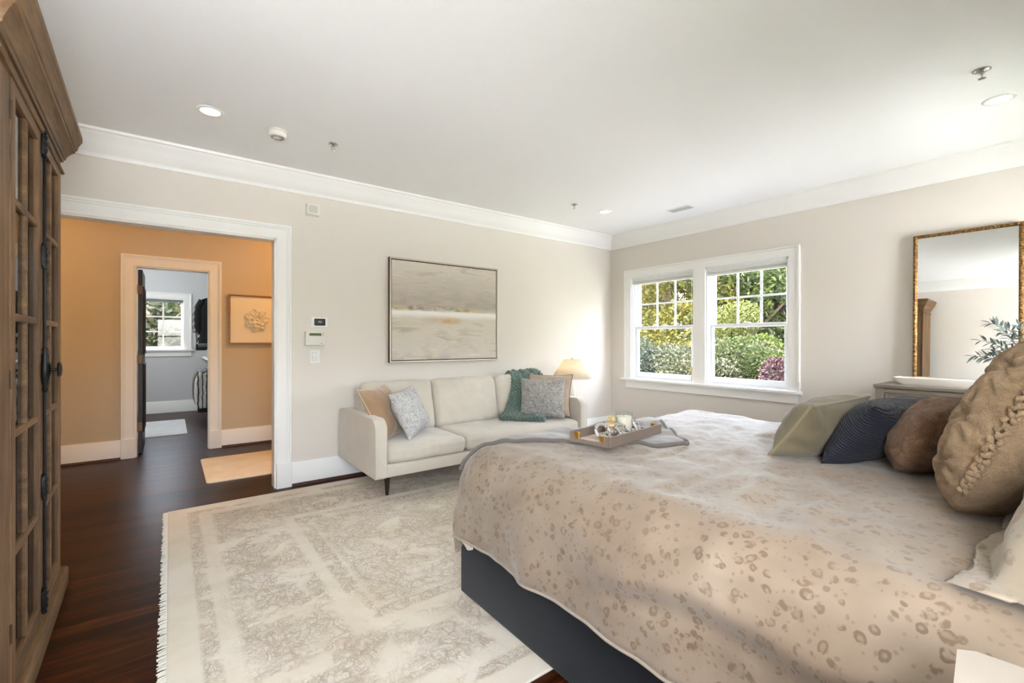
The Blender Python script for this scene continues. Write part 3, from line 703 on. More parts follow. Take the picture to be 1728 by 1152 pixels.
b = BM(); tube(b, [(-hx+0.004, -hy, RT-0.004), (-hx+0.004, hy, RT-0.004)], 0.004, 6); obj('edge_binding', b, plain('binding_tan', S(206, 190, 162), 0.9), t)

# ------------------------------------------------------------------ cushions
def fbm(x, y, z, o=3): return noise.fractal(Vector((x, y, z)), 1.0, 2.0, o)
def pillow_bm(wd, ht, th, seed, pinch=0.07, n=34, wr=0.010, disp=None, rnd=0.0, sag=0.0):
    b = BM(); off = seed*7.31; G_ = {}
    def edge(u, v):
        if rnd: u, v = u*math.sqrt(1-rnd*v*v), v*math.sqrt(1-rnd*u*u)
        return wd/2*u*(1-pinch*(1-v*v)), ht/2*v*(1-pinch*(1-u*u))
    for side in (1, -1):
        for i in range(n+1):
            for j in range(n+1):
                u = math.sin((2*i/n-1)*PI/2*0.94)/math.sin(PI/2*0.94); v = math.sin((2*j/n-1)*PI/2*0.94)/math.sin(PI/2*0.94)
                bd = i in (0, n) or j in (0, n)
                if bd and side == -1: G_[(side, i, j)] = G_[(1, i, j)]; continue
                x, y = edge(u, v)
                f = ((1-abs(u)**2.6)**0.62)*((1-abs(v)**2.6)**0.62) if not bd else 0.0
                rad = math.hypot(u, v)
                cr = 0.0 if bd else wr*fbm(x*6+off, y*6, side*3.0)*min(1, f*2.2) + wr*0.6*math.sin(math.atan2(v, u)*9+off+4*fbm(x*3, y*3, off))*max(0, rad-0.35)*min(1, f*3)
                z = side*(th/2*f*(1-sag*v) + cr)
                if disp and not bd: z += side*disp(u, v, side)
                G_[(side, i, j)] = b.verts.new((x, y, z))
        for i in range(n):
            for j in range(n):
                q = [G_[(side, i, j)], G_[(side, i+1, j)], G_[(side, i+1, j+1)], G_[(side, i, j+1)]]
                b.faces.new(q if side == 1 else q[::-1])
    return b
def outline(wd, ht, pinch=0.07, n=16, out_=0.0):
    p = []
    for k in range(4*n):
        s, q = divmod(k, n); t_ = -1+2*q/n
        u, v = [(t_, -1), (1, t_), (-t_, 1), (-1, -t_)][s]
        p.append((wd/2*u*(1-pinch*(1-v*v))*(1+out_), ht/2*v*(1-pinch*(1-u*u))*(1+out_), 0))
    return p
def cushion(name, label, cat, m, wd, ht, th, seed, org, xa, ya, pinch=0.07, piping=None, pr=0.005, group=None, **kw):
    """org = middle of the bottom edge; xa along the width, ya up the cushion"""
    b = pillow_bm(wd, ht, th, seed, pinch, **kw); bmesh.ops.translate(b, verts=b.verts, vec=(0, ht/2, 0))
    o = obj(name, b, m, smooth=True, sub=1); place(o, org, xa, ya); tag(o, label, cat, group)
    if piping:
        b = BM(); tube(b, [(p[0], p[1]+ht/2, p[2]) for p in outline(wd, ht, pinch, 20)], pr, 8, closed=True)
        obj('piping', b, piping, o, smooth=True)
    return o
def fabric(name, col, rough=0.85, weave=420, var=0.05, sheen=0.25, vs=9, bs=0.18):
    return plain(name, col, rough, bump=(weave, bs, 0.002), var=(vs, var), sheen=sheen, spec=0.2)
def fur_mat(name, dark, mid, light, sc=34, fine=260):
    t = NT(name); v = t.coord()
    f = t.math('ADD', t.math('MULTIPLY', t.noise(v, sc, 6, 0.7, 1.5), 0.6), t.math('MULTIPLY', t.noise(v, fine, 3, 0.7), 0.4))
    t.pbr(t.ramp(f, [(0.36, dark), (0.50, mid), (0.62, light)]).outputs[0], 0.95, 0, t.bump(f, 0.9, 0.012), sheen=0.12, spec=0.1); return t.m

# ------------------------------------------------------------------ sofa
M_sofa = fabric('ivory_velvet', S(195, 187, 173), 0.8, 500, 0.04, 0.35)
M_legw = wood('dark_walnut_leg', S(26, 18, 14), S(38, 27, 20), S(52, 38, 28), 'z', rough=0.35)
SX0, SX1, SYB, SYF = -3.685, -1.470, -0.06, -0.955
t = thing('sofa', 'long ivory velvet sofa with slim arms and dark tapered legs under the painting', 'sofa', ((SX0+SX1)/2, (SYB+SYF)/2, 0))
sofa = t
obj('frame', box((SX0+0.09, SYF+0.012, 0.205), (SX1-0.09, SYB, 0.30), 0.012, 3), M_sofa, t, world=True, smooth='auto')
def arm(x0, x1):
    b = BM(); st = []
    pr = [(-0.06, 0.205), (-0.955+0.0, 0.205)]
    prof = []      # side outline in (y,z): top corner at the front well rounded
    prof += [(SYB, 0.205), (SYF+0.015, 0.205), (SYF, 0.22)]
    for k in range(9):
        a = math.radians(180+ -k*90/8); prof.append((SYF+0.085+0.085*math.cos(a), 0.645-0.085+0.085*math.sin(a)))
    for k in range(5):
        a = math.radians(90-k*90/4); prof.append((SYB-0.04+0.04*math.cos(a), 0.632-0.04+0.04*math.sin(a)))
    cyy = sum(p[0] for p in prof)/len(prof); czz = sum(p[1] for p in prof)/len(prof)
    def inset(d): 
        o = []
        n = len(prof)
        for i in range(n):
            p0, p1, p2 = prof[i-1], prof[i], prof[(i+1) % n]
            t1 = Vector((p1[0]-p0[0], p1[1]-p0[1])); t2 = Vector((p2[0]-p1[0], p2[1]-p1[1])); tt = (t1.normalized()+t2.normalized()).normalized()
            nrm = Vector((-tt.y, tt.x))
            c = Vector((cyy-p1[0], czz-p1[1])); nrm = nrm if nrm.dot(c) > 0 else -nrm
            o.append((p1[0]+nrm.x*d, p1[1]+nrm.y*d))
        return o
    for x, d in ((x0, 0.012), (x0+0.004, 0.004), (x0+0.012, 0.0), (x1-0.012, 0.0), (x1-0.004, 0.004), (x1, 0.012)):
        st.append([(x, p[0], p[1]) for p in inset(d)])
    strip(b, st); a_ = obj('arm', b, M_sofa, t, world=True, smooth='auto')
    b = BM()
    for x in (x0+0.008, x1-0.008): tube(b, [(x, p[0], p[1]) for p in inset(0.003)[1:13]], 0.0035, 6)
    obj('piping', b, M_sofa, a_, world=True, smooth=True)
arm(SX0, SX0+0.098); arm(SX1-0.098, SX1)
obj('back_frame', box((SX0+0.10, SYB-0.09, 0.25), (SX1-0.10, SYB, 0.625), 0.02, 3), M_sofa, t, world=True, smooth='auto')
def seat_cushion(x0, x1, y0, y1, z0, z1, seed):
    b = BM(); nx, ny = int((x1-x0)/0.022), 40; V = {}
    hx_, hy_, hz_ = (x1-x0)/2, (y1-y0)/2, (z1-z0)/2
    bx(b, (-1, -1, -1), (1, 1, 1)); 
    bmesh.ops.subdivide_edges(b, edges=b.edges, cuts=36, use_grid_fill=True)
    for v in b.verts:
        p = v.co.copy(); q = Vector((p.x*hx_, p.y*hy_, p.z*hz_))
        r = 0.045
        c = Vector((max(-hx_+r, min(hx_-r, q.x)), max(-hy_+r, min(hy_-r, q.y)), max(-hz_+r, min(hz_-r, q.z))))
        d = q-c
        if d.length > 1e-9: q = c+d.normalized()*r
        q.z += 0.012*(1-p.x**2)*(1-p.y**2)*(1 if p.z > 0.5 else 0)
        if p.y < -0.9:
            q.y += -0.012*(1-p.x**2) + 0.009*math.sin(q.x*75+3*fbm(q.x*5, seed, 0)+seed)*max(0, fbm(q.x*3, seed*3, 1)+0.35)*(0.6+0.4*p.z)
        q += Vector((0, 0, 0.005*fbm(q.x*5+seed, q.y*5, 0)))
        v.co = q+Vector(((x0+x1)/2, (y0+y1)/2, (z0+z1)/2))
    o = obj('seat_cushion', b, M_sofa, t, world=True, smooth=True); return o
xs = SX0+0.100; xm = -2.895; xe = SX1-0.100
seat_cushion(xs, xm-0.002, SYF+0.012, SYB-0.10, 0.300, 0.430, 1); seat_cushion(xm+0.002, xe, SYF+0.012, SYB-0.10, 0.300, 0.430, 2)
def back_cushion(x0, x1, seed):
    wd, ht, th = x1-x0, 0.455, 0.20
    b = BM(); bx(b, (-1, -1, -1), (1, 1, 1)); bmesh.ops.subdivide_edges(b, edges=b.edges, cuts=30, use_grid_fill=True)
    for v in b.verts:
        p = v.co.copy(); q = Vector((p.x*wd/2, p.y*th/2, p.z*ht/2)); r = 0.05
        c = Vector((max(-wd/2+r, min(wd/2-r, q.x)), max(-th/2+r, min(th/2-r, q.y)), max(-ht/2+r, min(ht/2-r, q.z))))
        d = q-c
        if d.length > 1e-9: q = c+d.normalized()*r
        bul = (1-p.x**2)*(1-p.z**2)
        if abs(p.y) > 0.6: q.y += (0.025 if p.y > 0 else -0.030)*bul*abs(p.y)
        q.z += 0.008*(1-p.x**2)*(1 if p.z > 0.9 else 0)
        q += 0.006*Vector((fbm(q.x*6+seed, q.z*6, 1), fbm(q.x*6, q.z*6+seed, 2), fbm(q.x*6, q.z*5, seed)))
        q.y += 0.004*math.sin(q.x*60+5*fbm(q.x*4, q.z*4, seed))*max(0, abs(p.z)-0.55)*2
        v.co = q
    tilt = Matrix.Rotation(math.radians(-13), 3, 'X')
    for v in b.verts: v.co = tilt @ v.co + Vector(((x0+x1)/2, -0.285, 0.628))
    return obj('back_cushion', b, M_sofa, t, world=True, smooth=True)
for k, (a, c) in enumerate(((xs+0.0, -2.905), (-2.895, -2.185), (-2.175, xe))): back_cushion(a, c, 3+k)
for (x, y, z0) in ((SX0+0.175, SYF+0.21, RT), (SX1-0.175, SYF+0.21, RT), (SX0+0.21, -0.115, 0.0), (SX1-0.21, -0.115, 0.0)):
    b = BM(); lathe(b, [(0.011, z0), (0.013, z0+0.002), (0.026, 0.207), (0.001, 0.207)], (x, y, 0), 18); obj('leg', b, M_legw, t, world=True, smooth='auto')

M_tan = fabric('tan_velvet', S(160, 130, 100), 0.75, 400, 0.08, 0.5, 5)
M_tanpipe = fabric('tan_piping', S(206, 184, 158), 0.8)
M_fleck = fur_mat('flecked_white_fur', S(118, 116, 116), S(192, 190, 187), S(222, 220, 217), 40)
M_fleck2 = fur_mat('flecked_grey_fur', S(84, 80, 78), S(164, 160, 155), S(206, 204, 200), 46)
M_beige = fabric('beige_velvet', S(178, 158, 138), 0.75, 400, 0.06, 0.5, 5)
M_taupe = plain('taupe_piping', S(110, 96, 88), 0.8)
cushion('throw_pillow', 'tan velvet pillow with pale piping leaning on the sofa arm toward the hall', 'pillow', M_tan, 0.48, 0.46, 0.16, 1, (-3.375, -0.61, 0.438), (0.75, 0.66, 0.02), (-0.16, 0.15, 0.41), 0.08, M_tanpipe, 0.004)
cushion('throw_pillow', 'white flecked fur pillow propped on the tan velvet pillow', 'pillow', M_fleck, 0.42, 0.40, 0.18, 2, (-3.205, -0.69, 0.452), (0.75, 0.65, 0.09), (-0.35, 0.22, 0.9), 0.06, wr=0.014)
cushion('throw_pillow', 'beige velvet pillow with dark piping beside the table lamp', 'pillow', M_beige, 0.48, 0.45, 0.14, 3, (-1.735, -0.64, 0.442), (0.56, -0.83, 0.0), (0.26, 0.13, 0.95), 0.09, M_taupe, 0.0045)
cushion('throw_pillow', 'grey flecked fur pillow in front of the beige pillow with dark piping', 'pillow', M_fleck2, 0.46, 0.41, 0.16, 4, (-1.875, -0.715, 0.442), (0.70, -0.71, 0.0), (0.17, 0.16, 0.95), 0.06, wr=0.014)

# ------------------------------------------------------------------ chunky green knit throw
M_knit = plain('sage_chunky_yarn', S(88, 110, 98), 0.95, bump=(120, 0.8, 0.006), var=(22, 0.30), sheen=0.4)
t = thing('knit_throw', 'chunky sage green knit throw draped over the sofa back and seat', 'throw blanket', (-2.0, -0.5, 0.44))
def braid(path, r, amp, turns, phase=0.0, flat=1.0):
    P = curve_smooth(path, 10); n = len(P); acc = [0.0]
    for a, c in zip(P, P[1:]): acc.append(acc[-1]+(c-a).length)
    m = max(24, int(acc[-1]/0.012)); Q = []
    for k in range(m+1):
        d = acc[-1]*k/m; i = 0
        while i < n-2 and acc[i+1] < d: i += 1
        f = (d-acc[i])/max(1e-6, acc[i+1]-acc[i]); Q.append(P[i].lerp(P[i+1], f))
    for s in range(3):
        pts = []
        for k, q in enumerate(Q):
            tg = (Q[min(k+1, m)]-Q[max(k-1, 0)]).normalized(); sd_ = tg.cross(Vector((0.15, -0.5, 0.85)))
            if sd_.length < 1e-3: sd_ = tg.orthogonal()
            sd_.normalize(); up_ = sd_.cross(tg).normalized(); a = phase+2*PI*(turns*acc[-1]*k/m+s/3)
            pts.append(q+sd_*amp*math.sin(a)+up_*amp*flat*math.sin(2*a)*0.8)
        yield pts
def yarn(path, ph):
    b = BM()
    for pts in braid(path, 0.017, 0.020, 9.0, ph): tube(b, pts, 0.0165, 7)
    obj('braid', b, M_knit, t, world=True, smooth=True)
for k in range(5):
    dx = k*0.052-0.07; j = 0.012*math.sin(k*2.3)
    yarn([(-1.83+dx, -0.115, 0.72), (-1.84+dx, -0.15, 0.82+j), (-1.85+dx, -0.235, 0.878+j), (-1.885+dx, -0.34, 0.84+j), (-1.935+dx*0.9, -0.405, 0.74), (-2.015+dx*0.8, -0.45, 0.60), (-2.10+dx*0.8, -0.50, 0.50), (-2.15+dx*0.8, -0.57, 0.465)], k*1.1)
for k in range(4):
    o_ = k*0.036
    yarn([(-2.275+o_, -0.545+o_, 0.468), (-2.20+o_, -0.64+o_, 0.478+0.01*(k % 2)), (-2.10+o_, -0.73+o_, 0.470), (-2.02+o_, -0.80+o_, 0.478), (-1.96+o_*0.8, -0.85+o_, 0.466)], k*0.9+0.4)
for k in range(2):
    yarn([(-1.70+k*0.06, -0.13, 0.74), (-1.67+k*0.06, -0.16, 0.86+0.012*k), (-1.65+k*0.06, -0.22, 0.892), (-1.63+k*0.06, -0.31, 0.86), (-1.635+k*0.06, -0.36, 0.78)], k*2.0)

# ------------------------------------------------------------------ side table and lamp behind the sofa arm
LX, LY = -1.165, -0.42
t = thing('side_table', 'small round dark side table between sofa and window corner', 'side table', (LX, LY, 0))
b = BM(); lathe(b, [(0.001, 0.50), (0.155, 0.50), (0.16, 0.505), (0.16, 0.52), (0.155, 0.525), (0.001, 0.525)], seg=36); obj('tabletop', b, M_legw, t, smooth='auto')
b = BM(); lathe(b, [(0.02, RT+0.015), (0.016, 0.1), (0.014, 0.50)], seg=16); obj('column', b, M_legw, t, smooth='auto')
b = BM(); lathe(b, [(0.001, RT), (0.12, RT), (0.12, RT+0.012), (0.02, RT+0.02), (0.001, RT+0.02)], seg=32); obj('foot', b, M_legw, t, smooth='auto')
t = thing('table_lamp', 'lit table lamp with white cone shade in the corner behind the sofa', 'table lamp', (LX, LY, 0.525))
M_cer = plain('lamp_ceramic', S(226, 220, 208), 0.35)
b = BM(); lathe(b, [(0.001, 0), (0.055, 0), (0.058, 0.012), (0.03, 0.03), (0.045, 0.09), (0.048, 0.13), (0.02, 0.20), (0.010, 0.23), (0.009, 0.28), (0.001, 0.28)], seg=28); obj('base', b, M_cer, t, smooth=True)
sm = NT('lamp_shade_linen')
di = sm.n('ShaderNodeBsdfDiffuse', Color=S(238, 230, 214)); tl = sm.n('ShaderNodeBsdfTranslucent', Color=(1.0, 0.90, 0.74, 1)); mx = sm.n('ShaderNodeMixShader'); sm.set(mx, '0', 0.5); sm.set(mx, '1', di.outputs[0]); sm.set(mx, '2', tl.outputs[0]); sm.t.links.new(mx.outputs[0], sm.out.inputs[0])
b = BM(); lathe(b, [(0.235, 0.275), (0.098, 0.485)], seg=48, cap=False); shd = obj('lamp_shade', b, sm.m, t, smooth=True, solid=0.002)
b = BM(); lathe(b, [(0.004, 0.28), (0.004, 0.492), (0.009, 0.497), (0.006, 0.508), (0.001, 0.512)], seg=12)
for k in range(3):
    a = 2*PI*k/3; tube(b, [(0, 0, 0.483), (0.098*math.cos(a), 0.098*math.sin(a), 0.483)], 0.0018, 6)
obj('harp_finial', b, M_gold, t, smooth=True)
d = bpy.data.lights.new('lamp_bulb', 'POINT'); d.energy = 0.35; d.color = (1.0, 0.72, 0.40); d.shadow_soft_size = 0.03
o = bpy.data.objects.new('lamp_bulb', d); C.objects.link(o); o.parent = t; o.location = (0.03, 0.03, 0.36)
#PART4
# ------------------------------------------------------------------ bed
BX0, BX1, BYF, BYH = -3.752, -1.812, -2.283, -4.44
M_char = fabric('charcoal_velvet', S(20, 23, 28), 0.8, 300, 0.16, 0.12, 7)
M_sheet = fabric('white_sheet', S(226, 218, 206), 0.85, 500, 0.02)
bed = thing('bed', 'wide bed on a charcoal upholstered base with leopard duvet', 'bed', ((BX0+BX1)/2, (BYF+BYH)/2, 0))
b = BM()
bx(b, (BX0, BYH, RT if False else 0.012), (BX1, BYF, 0.36), 0.012, 3); base_o = obj('bed_base', b, M_char, bed, world=True, smooth='auto')
obj('mattress', box((BX0+0.06, BYH+0.02, 0.36), (BX1-0.06, BYF-0.07, 0.66), 0.06, 4), M_sheet, bed, world=True, smooth='auto')
obj('headboard', box((BX0-0.03, YB+0.025, 0.0), (BX1+0.03, BYH-0.005, 1.12), 0.03, 4), M_char, bed, world=True, smooth='auto')
ZT, RH, RV, DROP = 0.735, 0.20, 0.21, 0.405
QA = PI/2*(RH+RV)/2
AL, AR, BF = -3.815+RH, -1.745-RH, -2.225-RH
def duvet_pt(a, bq, detail=True):
    sx = -1 if a < AL else 1
    ea = max(AL-a, a-AR, 0.0); eb = max(bq-BF, 0.0); p = 3.2
    e = (ea**p+eb**p)**(1/p)
    px, py = min(max(a, AL), AR), min(bq, BF)
    if e < 1e-9: dx = dy = 0.0; o_ = dn = 0.0; th = 0.0
    else:
        h = math.hypot(ea, eb); dx, dy = sx*ea/h, eb/h
        if e < QA: th = e/QA*PI/2; o_ = RH*math.sin(th); dn = RV*(1-math.cos(th))
        else: th = PI/2; o_ = RH+0.05*(e-QA); dn = RV+(e-QA)
    P = Vector((px+dx*o_, py+dy*o_, ZT-dn))
    N = Vector((dx*math.sin(th), dy*math.sin(th), math.cos(th)))
    if detail:
        s = min(1.0, e/QA)
        k = 0.013*fbm(a*3.1, bq*3.1, 0.7) + 0.008*fbm(a*8, bq*6, 3.1)
        # drape folds growing toward the hem, leaning as they fall
        al = bq if ea >= eb else a
        hang = max(0.0, e-0.10)
        k += hang*0.05*math.sin(al*11.5+e*5.5+2.2*fbm(al*2.0, e*2, 5.0)) * (0.55+0.45*fbm(al*1.7, 0.4, 9))
        # soft ridges and creases across the top
        for (x0, y0, x1, y1, wd_, am) in FOLDS:
            d0 = Vector((a-x0, bq-y0)); dd = Vector((x1-x0, y1-y0)); L2 = dd.length_squared; tt = d0.dot(dd)/L2
            if -0.15 < tt < 1.15:
                q = (d0.x*dd.y-d0.y*dd.x)/math.sqrt(L2); q += 0.02*math.sin(tt*7+x0*5)
                k += am*math.exp(-(q/wd_)**2)*max(0.0, min(1.0, 5*min(tt+0.15, 1.15-tt)))
        P += N*k
    return P, N
FOLDS = [(-3.35, -3.02, -2.35, -2.90, 0.016, 0.008), (-3.30, -3.06, -2.35, -2.94, 0.012, -0.005), (-3.55, -3.30, -2.6, -3.15, 0.03, 0.007), (-3.6, -3.55, -2.85, -3.32, 0.022, 0.009), (-3.55, -3.62, -2.95, -3.42, 0.018, -0.007),
         (-3.62, -3.75, -2.95, -3.52, 0.025, 0.010), (-3.66, -3.9, -3.1, -3.68, 0.02, 0.008), (-3.6, -3.35, -2.9, -3.25, 0.015, -0.006), (-3.86, -3.45, -3.72, -3.95, 0.035, 0.012), (-3.93, -3.3, -3.86, -4.0, 0.03, 0.016), (-4.0, -3.2, -3.95, -4.05, 0.03, -0.012),
         (-2.9, -2.95, -2.1, -3.2, 0.02, 0.007), (-3.0, -3.15, -2.2, -3.05, 0.014, 0.006), (-3.9, -2.75, -3.8, -3.15, 0.012, -0.010)]
def leopard_mat(name, base_cols, spot, amt=1.0, scale=1.0):
    t = NT(name)
    uv = t.coord('UV')
    wn = t.n('ShaderNodeTexNoise', Vector=uv, Scale=22.0*scale, Detail=3).outputs['Color']
    va = t.n('ShaderNodeVectorMath', _operation='MULTIPLY_ADD'); t.set(va, '0', wn); va.inputs[1].default_value = (0.026/scale, 0.026/scale, 0); t.set(va, '2', uv)
    vo = t.n('ShaderNodeTexVoronoi', _feature='F1', Vector=va.outputs[0], Scale=30.0*scale, Randomness=0.9)
    d = vo.outputs['Distance']
    size = t.math('ADD', t.math('MULTIPLY', t.n('ShaderNodeSeparateColor', Color=vo.outputs['Color']).outputs[0], 0.20), 0.27)
    rel = t.math('DIVIDE', d, size)
    ring = t.ramp(rel, [(0.0, 0.30), (0.40, 0.45), (0.62, 1.0), (0.90, 0.95), (1.0, 0.0)]).outputs[0]
    brk = t.ramp(t.noise(uv, 42*scale, 3, 0.6), [(0.40, 0.0), (0.50, 1.0)]).outputs[0]
    sm_ = t.n('ShaderNodeTexVoronoi', _feature='F1', Vector=va.outputs[0], Scale=52.0*scale)
    dots = t.math('MULTIPLY', t.ramp(sm_.outputs['Distance'], [(0.18, 1.0), (0.27, 0.0)]).outputs[0], t.ramp(rel, [(1.15, 0.0), (1.35, 1.0)] if False else [(0.96, 0.0), (1.0, 1.0)]).outputs[0])
    m = t.math('MAXIMUM', t.math('MULTIPLY', ring, brk), t.math('MULTIPLY', dots, 0.55))
    big = t.ramp(t.noise(uv, 2.6, 4, 0.6), [(0.32, base_cols[0]), (0.5, base_cols[1]), (0.68, base_cols[2])]).outputs[0]
    fade = t.ramp(t.noise(uv, 4.0, 3, 0.6), [(0.28, 0.55), (0.55, 1.0)]).outputs[0]
    c = t.mix(t.math('MULTIPLY', t.math('MULTIPLY', m, fade), amt), big, spot)
    t.pbr(c, 0.48, 0, t.bump(t.noise(uv, 60, 4), 0.10, 0.004), sheen=0.25, spec=0.45); return t.m
M_leo = leopard_mat('leopard_sateen', (S(120, 103, 86), S(131, 114, 96), S(141, 126, 109)), S(99, 78, 57), 0.9)
M_leo2 = leopard_mat('leopard_sham_sateen', (S(142, 129, 112), S(152, 140, 123), S(160, 149, 133)), S(108, 87, 63), 0.8, 0.9)
def cloth_grid(f, a0, a1, b0, b1, step):
    na, nb = max(2, int((a1-a0)/step)), max(2, int((b1-b0)/step)); bm = BM(); uvl = bm.loops.layers.uv.new('UVMap'); V = []
    for i in range(na+1):
        V.append([]);
        for j in range(nb+1):
            a, q = a0+(a1-a0)*i/na, b0+(b1-b0)*j/nb; v = bm.verts.new(f(a, q)); V[-1].append((v, a, q))
    for i in range(na):
        for j in range(nb):
            q = (V[i][j], V[i+1][j], V[i+1][j+1], V[i][j+1]); fc = bm.faces.new([x[0] for x in q])
            for lp, x in zip(fc.loops, q): lp[uvl].uv = (x[1], x[2])
    return bm
EX = QA+DROP-RV
def hemmed(a, q):
    # the hem itself wanders a little
    return duvet_pt(a, q)[0]
dv = cloth_grid(hemmed, AL-EX, AR+EX, BYH+0.03, BF+EX, 0.018)
dvo = obj('duvet', dv, M_leo, bed, world=True, smooth=True, solid=0.012)
b = BM(); pts = []
n = 150
for k in range(n+1): pts.append(duvet_pt(AL-EX, BYH+0.03+(BF+EX-BYH-0.03)*k/n)[0])
for k in range(1, n+1): pts.append(duvet_pt(AL-EX+(AR-AL+2*EX)*k/n, BF+EX)[0])
for k in range(1, n+1): pts.append(duvet_pt(AR+EX, BF+EX-(BF+EX-BYH-0.03)*k/n)[0])
tube(b, [p+Vector((0, 0, -0.002)) for p in pts], 0.0055, 7); obj('duvet_hem', b, fabric('duvet_lining', S(150, 136, 120), 0.85, 500, 0.03), bed, world=True, smooth=True)
# tail of the sheet showing at the corner under the duvet
b = BM(); pr = [[(BX0-0.012-0.006*math.sin(k), BYF-0.012-k*0.022, 0.38), (BX0-0.008, BYF-0.012-k*0.022, 0.27-0.018*math.sin(k/5*PI)-0.012*(k > 2))] for k in range(6)]
R_ = [[b.verts.new(p) for p in r] for r in pr]
for r0, r1 in zip(R_, R_[1:]): b.faces.new((r0[0], r0[1], r1[1], r1[0]))
obj('sheet_corner', b, M_sheet, bed, world=True, solid=0.004)

# taupe throw laid across the foot
M_throw = fabric('grey_taupe_throw', S(122, 115, 110), 0.8, 300, 0.06, 0.4)
E0 = Vector((-2.775, -2.80)); dirT = Vector((-0.725, 0.689)).normalized(); sideT = Vector((0.689, 0.725)).normalized()
def throw_pt(s, w_):
    q = E0+dirT*s+sideT*w_; P, N = duvet_pt(q.x, q.y)
    e = min(1, min(0.31-abs(w_), s+0.02, 9)/0.03)
    return P+N*(0.014+0.006*math.sin(w_*26+1)+0.004*fbm(q.x*9, q.y*9, 2))
tb = cloth_grid(throw_pt, 0.0, 1.15, -0.285, 0.285, 0.018)
th = obj('throw_blanket', tb, M_throw, smooth=True, solid=0.012); tag(th, 'smooth taupe throw laid across the foot of the bed under the tray', 'throw blanket')
b = BM(); tube(b, [throw_pt(1.15*k/60, -0.285) + Vector((0, 0, -0.004)) for k in range(61)], 0.010, 8); tube(b, [throw_pt(0, -0.285+0.57*k/30) + Vector((0, 0, -0.004)) for k in range(31)], 0.010, 8)
obj('folded_edge', b, fabric('throw_edge', S(96, 89, 85), 0.8, 300, 0.05), th, smooth=True)

# ------------------------------------------------------------------ tray and what it holds
M_tray = plain('taupe_lacquer', S(112, 98, 87), 0.4, var=(14, 0.05))
TA = math.radians(8); TC = Vector((-3.157, -2.752, 0.762))
t = thing('serving_tray', 'rectangular taupe tray with gold handle fittings at the foot of the bed', 'tray', TC, TA)
tray = t
tx, ty = 0.2325, 0.108
obj('tray_bottom', box((-tx+0.004, -ty+0.004, 0), (tx-0.004, ty-0.004, 0.006)), plain('tray_blush_base', S(206, 190, 178), 0.4), t)
b = BM()
for s in (-1, 1): bx(b, (-tx, s*ty, 0), (tx, s*(ty-0.009), 0.046), 0.0015, 1)
obj('long_side', b, M_tray, t)
for s in (-1, 1):
    b = BM(); x0, x1 = s*tx, s*(tx-0.009)
    bx(b, (x0, -ty+0.009, 0), (x1, ty-0.009, 0.016)); bx(b, (x0, -ty+0.009, 0.016), (x1, -0.070, 0.046)); bx(b, (x0, 0.070, 0.016), (x1, ty-0.009, 0.046))
    e_ = obj('end_panel', b, M_tray, t)
    b = BM(); tube(b, [(s*(tx-0.0045), -0.072, 0.034), (s*(tx-0.0045), 0.072, 0.034)], 0.0055, 10); obj('handle_bar', b, glass_mat('acrylic_clear', (0.94, 0.95, 0.96, 1)), e_, smooth=True)
    for s2 in (-1, 1): obj('handle_bracket', box((s*(tx+0.002), s2*0.080, 0.022), (s*(tx-0.011), s2*0.056, 0.046), 0.001, 1), M_gold, e_)
TM = Matrix.Translation(TC) @ Matrix.Rotation(TA, 4, 'Z')
def on_tray(x, y, z=0.006): return TM @ Vector((x, y, z))
# candle jar
p = on_tray(0.115, 0.035)
t = thing('candle_jar', 'ivory candle in a clear glass jar on the tray', 'candle', p)
GM = glass_mat('jar_glass', (0.95, 0.97, 0.97, 1))
b = BM(); lathe(b, [(0.001, 0.0), (0.040, 0.0), (0.043, 0.003), (0.043, 0.100), (0.0405, 0.100), (0.0405, 0.006), (0.001, 0.006)], seg=40, cap=False); obj('glass_jar', b, GM, t, smooth='auto')
b = BM(); lathe(b, [(0.001, 0.0065), (0.0398, 0.0065), (0.0400, 0.074), (0.037, 0.076), (0.001, 0.075)], seg=36, cap=False); obj('wax', b, plain('candle_wax', S(226, 214, 194), 0.5), t, smooth='auto')
b = BM(); tube(b, [(0, 0, 0.075), (0.001, 0, 0.086)], 0.0012, 6); obj('wick', b, M_black, t)
# small votive tin with dried flowers
p = on_tray(-0.005, 0.030)
t = thing('votive_candle', 'small brown-labelled votive jar with yellow dried flowers on the tray', 'candle', p)
b = BM(); lathe(b, [(0.001, 0), (0.028, 0), (0.030, 0.004), (0.030, 0.046), (0.001, 0.046)], seg=32); obj('jar', b, plain('amber_brown', S(142, 116, 86), 0.35), t, smooth='auto')
b = BM(); lathe(b, [(0.0305, 0.008), (0.0308, 0.008), (0.0308, 0.036), (0.0305, 0.036)], seg=32, cap=False); obj('paper_label', b, plain('kraft_label', S(168, 140, 110), 0.7), t, smooth='auto')
b = BM(); lathe(b, [(0.031, 0.046), (0.032, 0.048), (0.032, 0.056), (0.001, 0.057)], seg=32); obj('lid', b, plain('pale_lid', S(198, 180, 160), 0.4), t, smooth='auto')
b = BM(); rr = random.Random(11)
for k in range(26):
    a = rr.uniform(0, 2*PI); r = rr.uniform(0, 0.024); h = rr.uniform(0.064, 0.088)
    q = Vector((r*math.cos(a), r*math.sin(a), h)); tube(b, [(q.x*0.6, q.y*0.6, 0.056), q], 0.0007, 4); lathe(b, [(0.001, -0.003), (0.0045, 0), (0.001, 0.004)], q, 6)
obj('dried_flowers', b, plain('yellow_petals', S(196, 170, 84), 0.8), t)
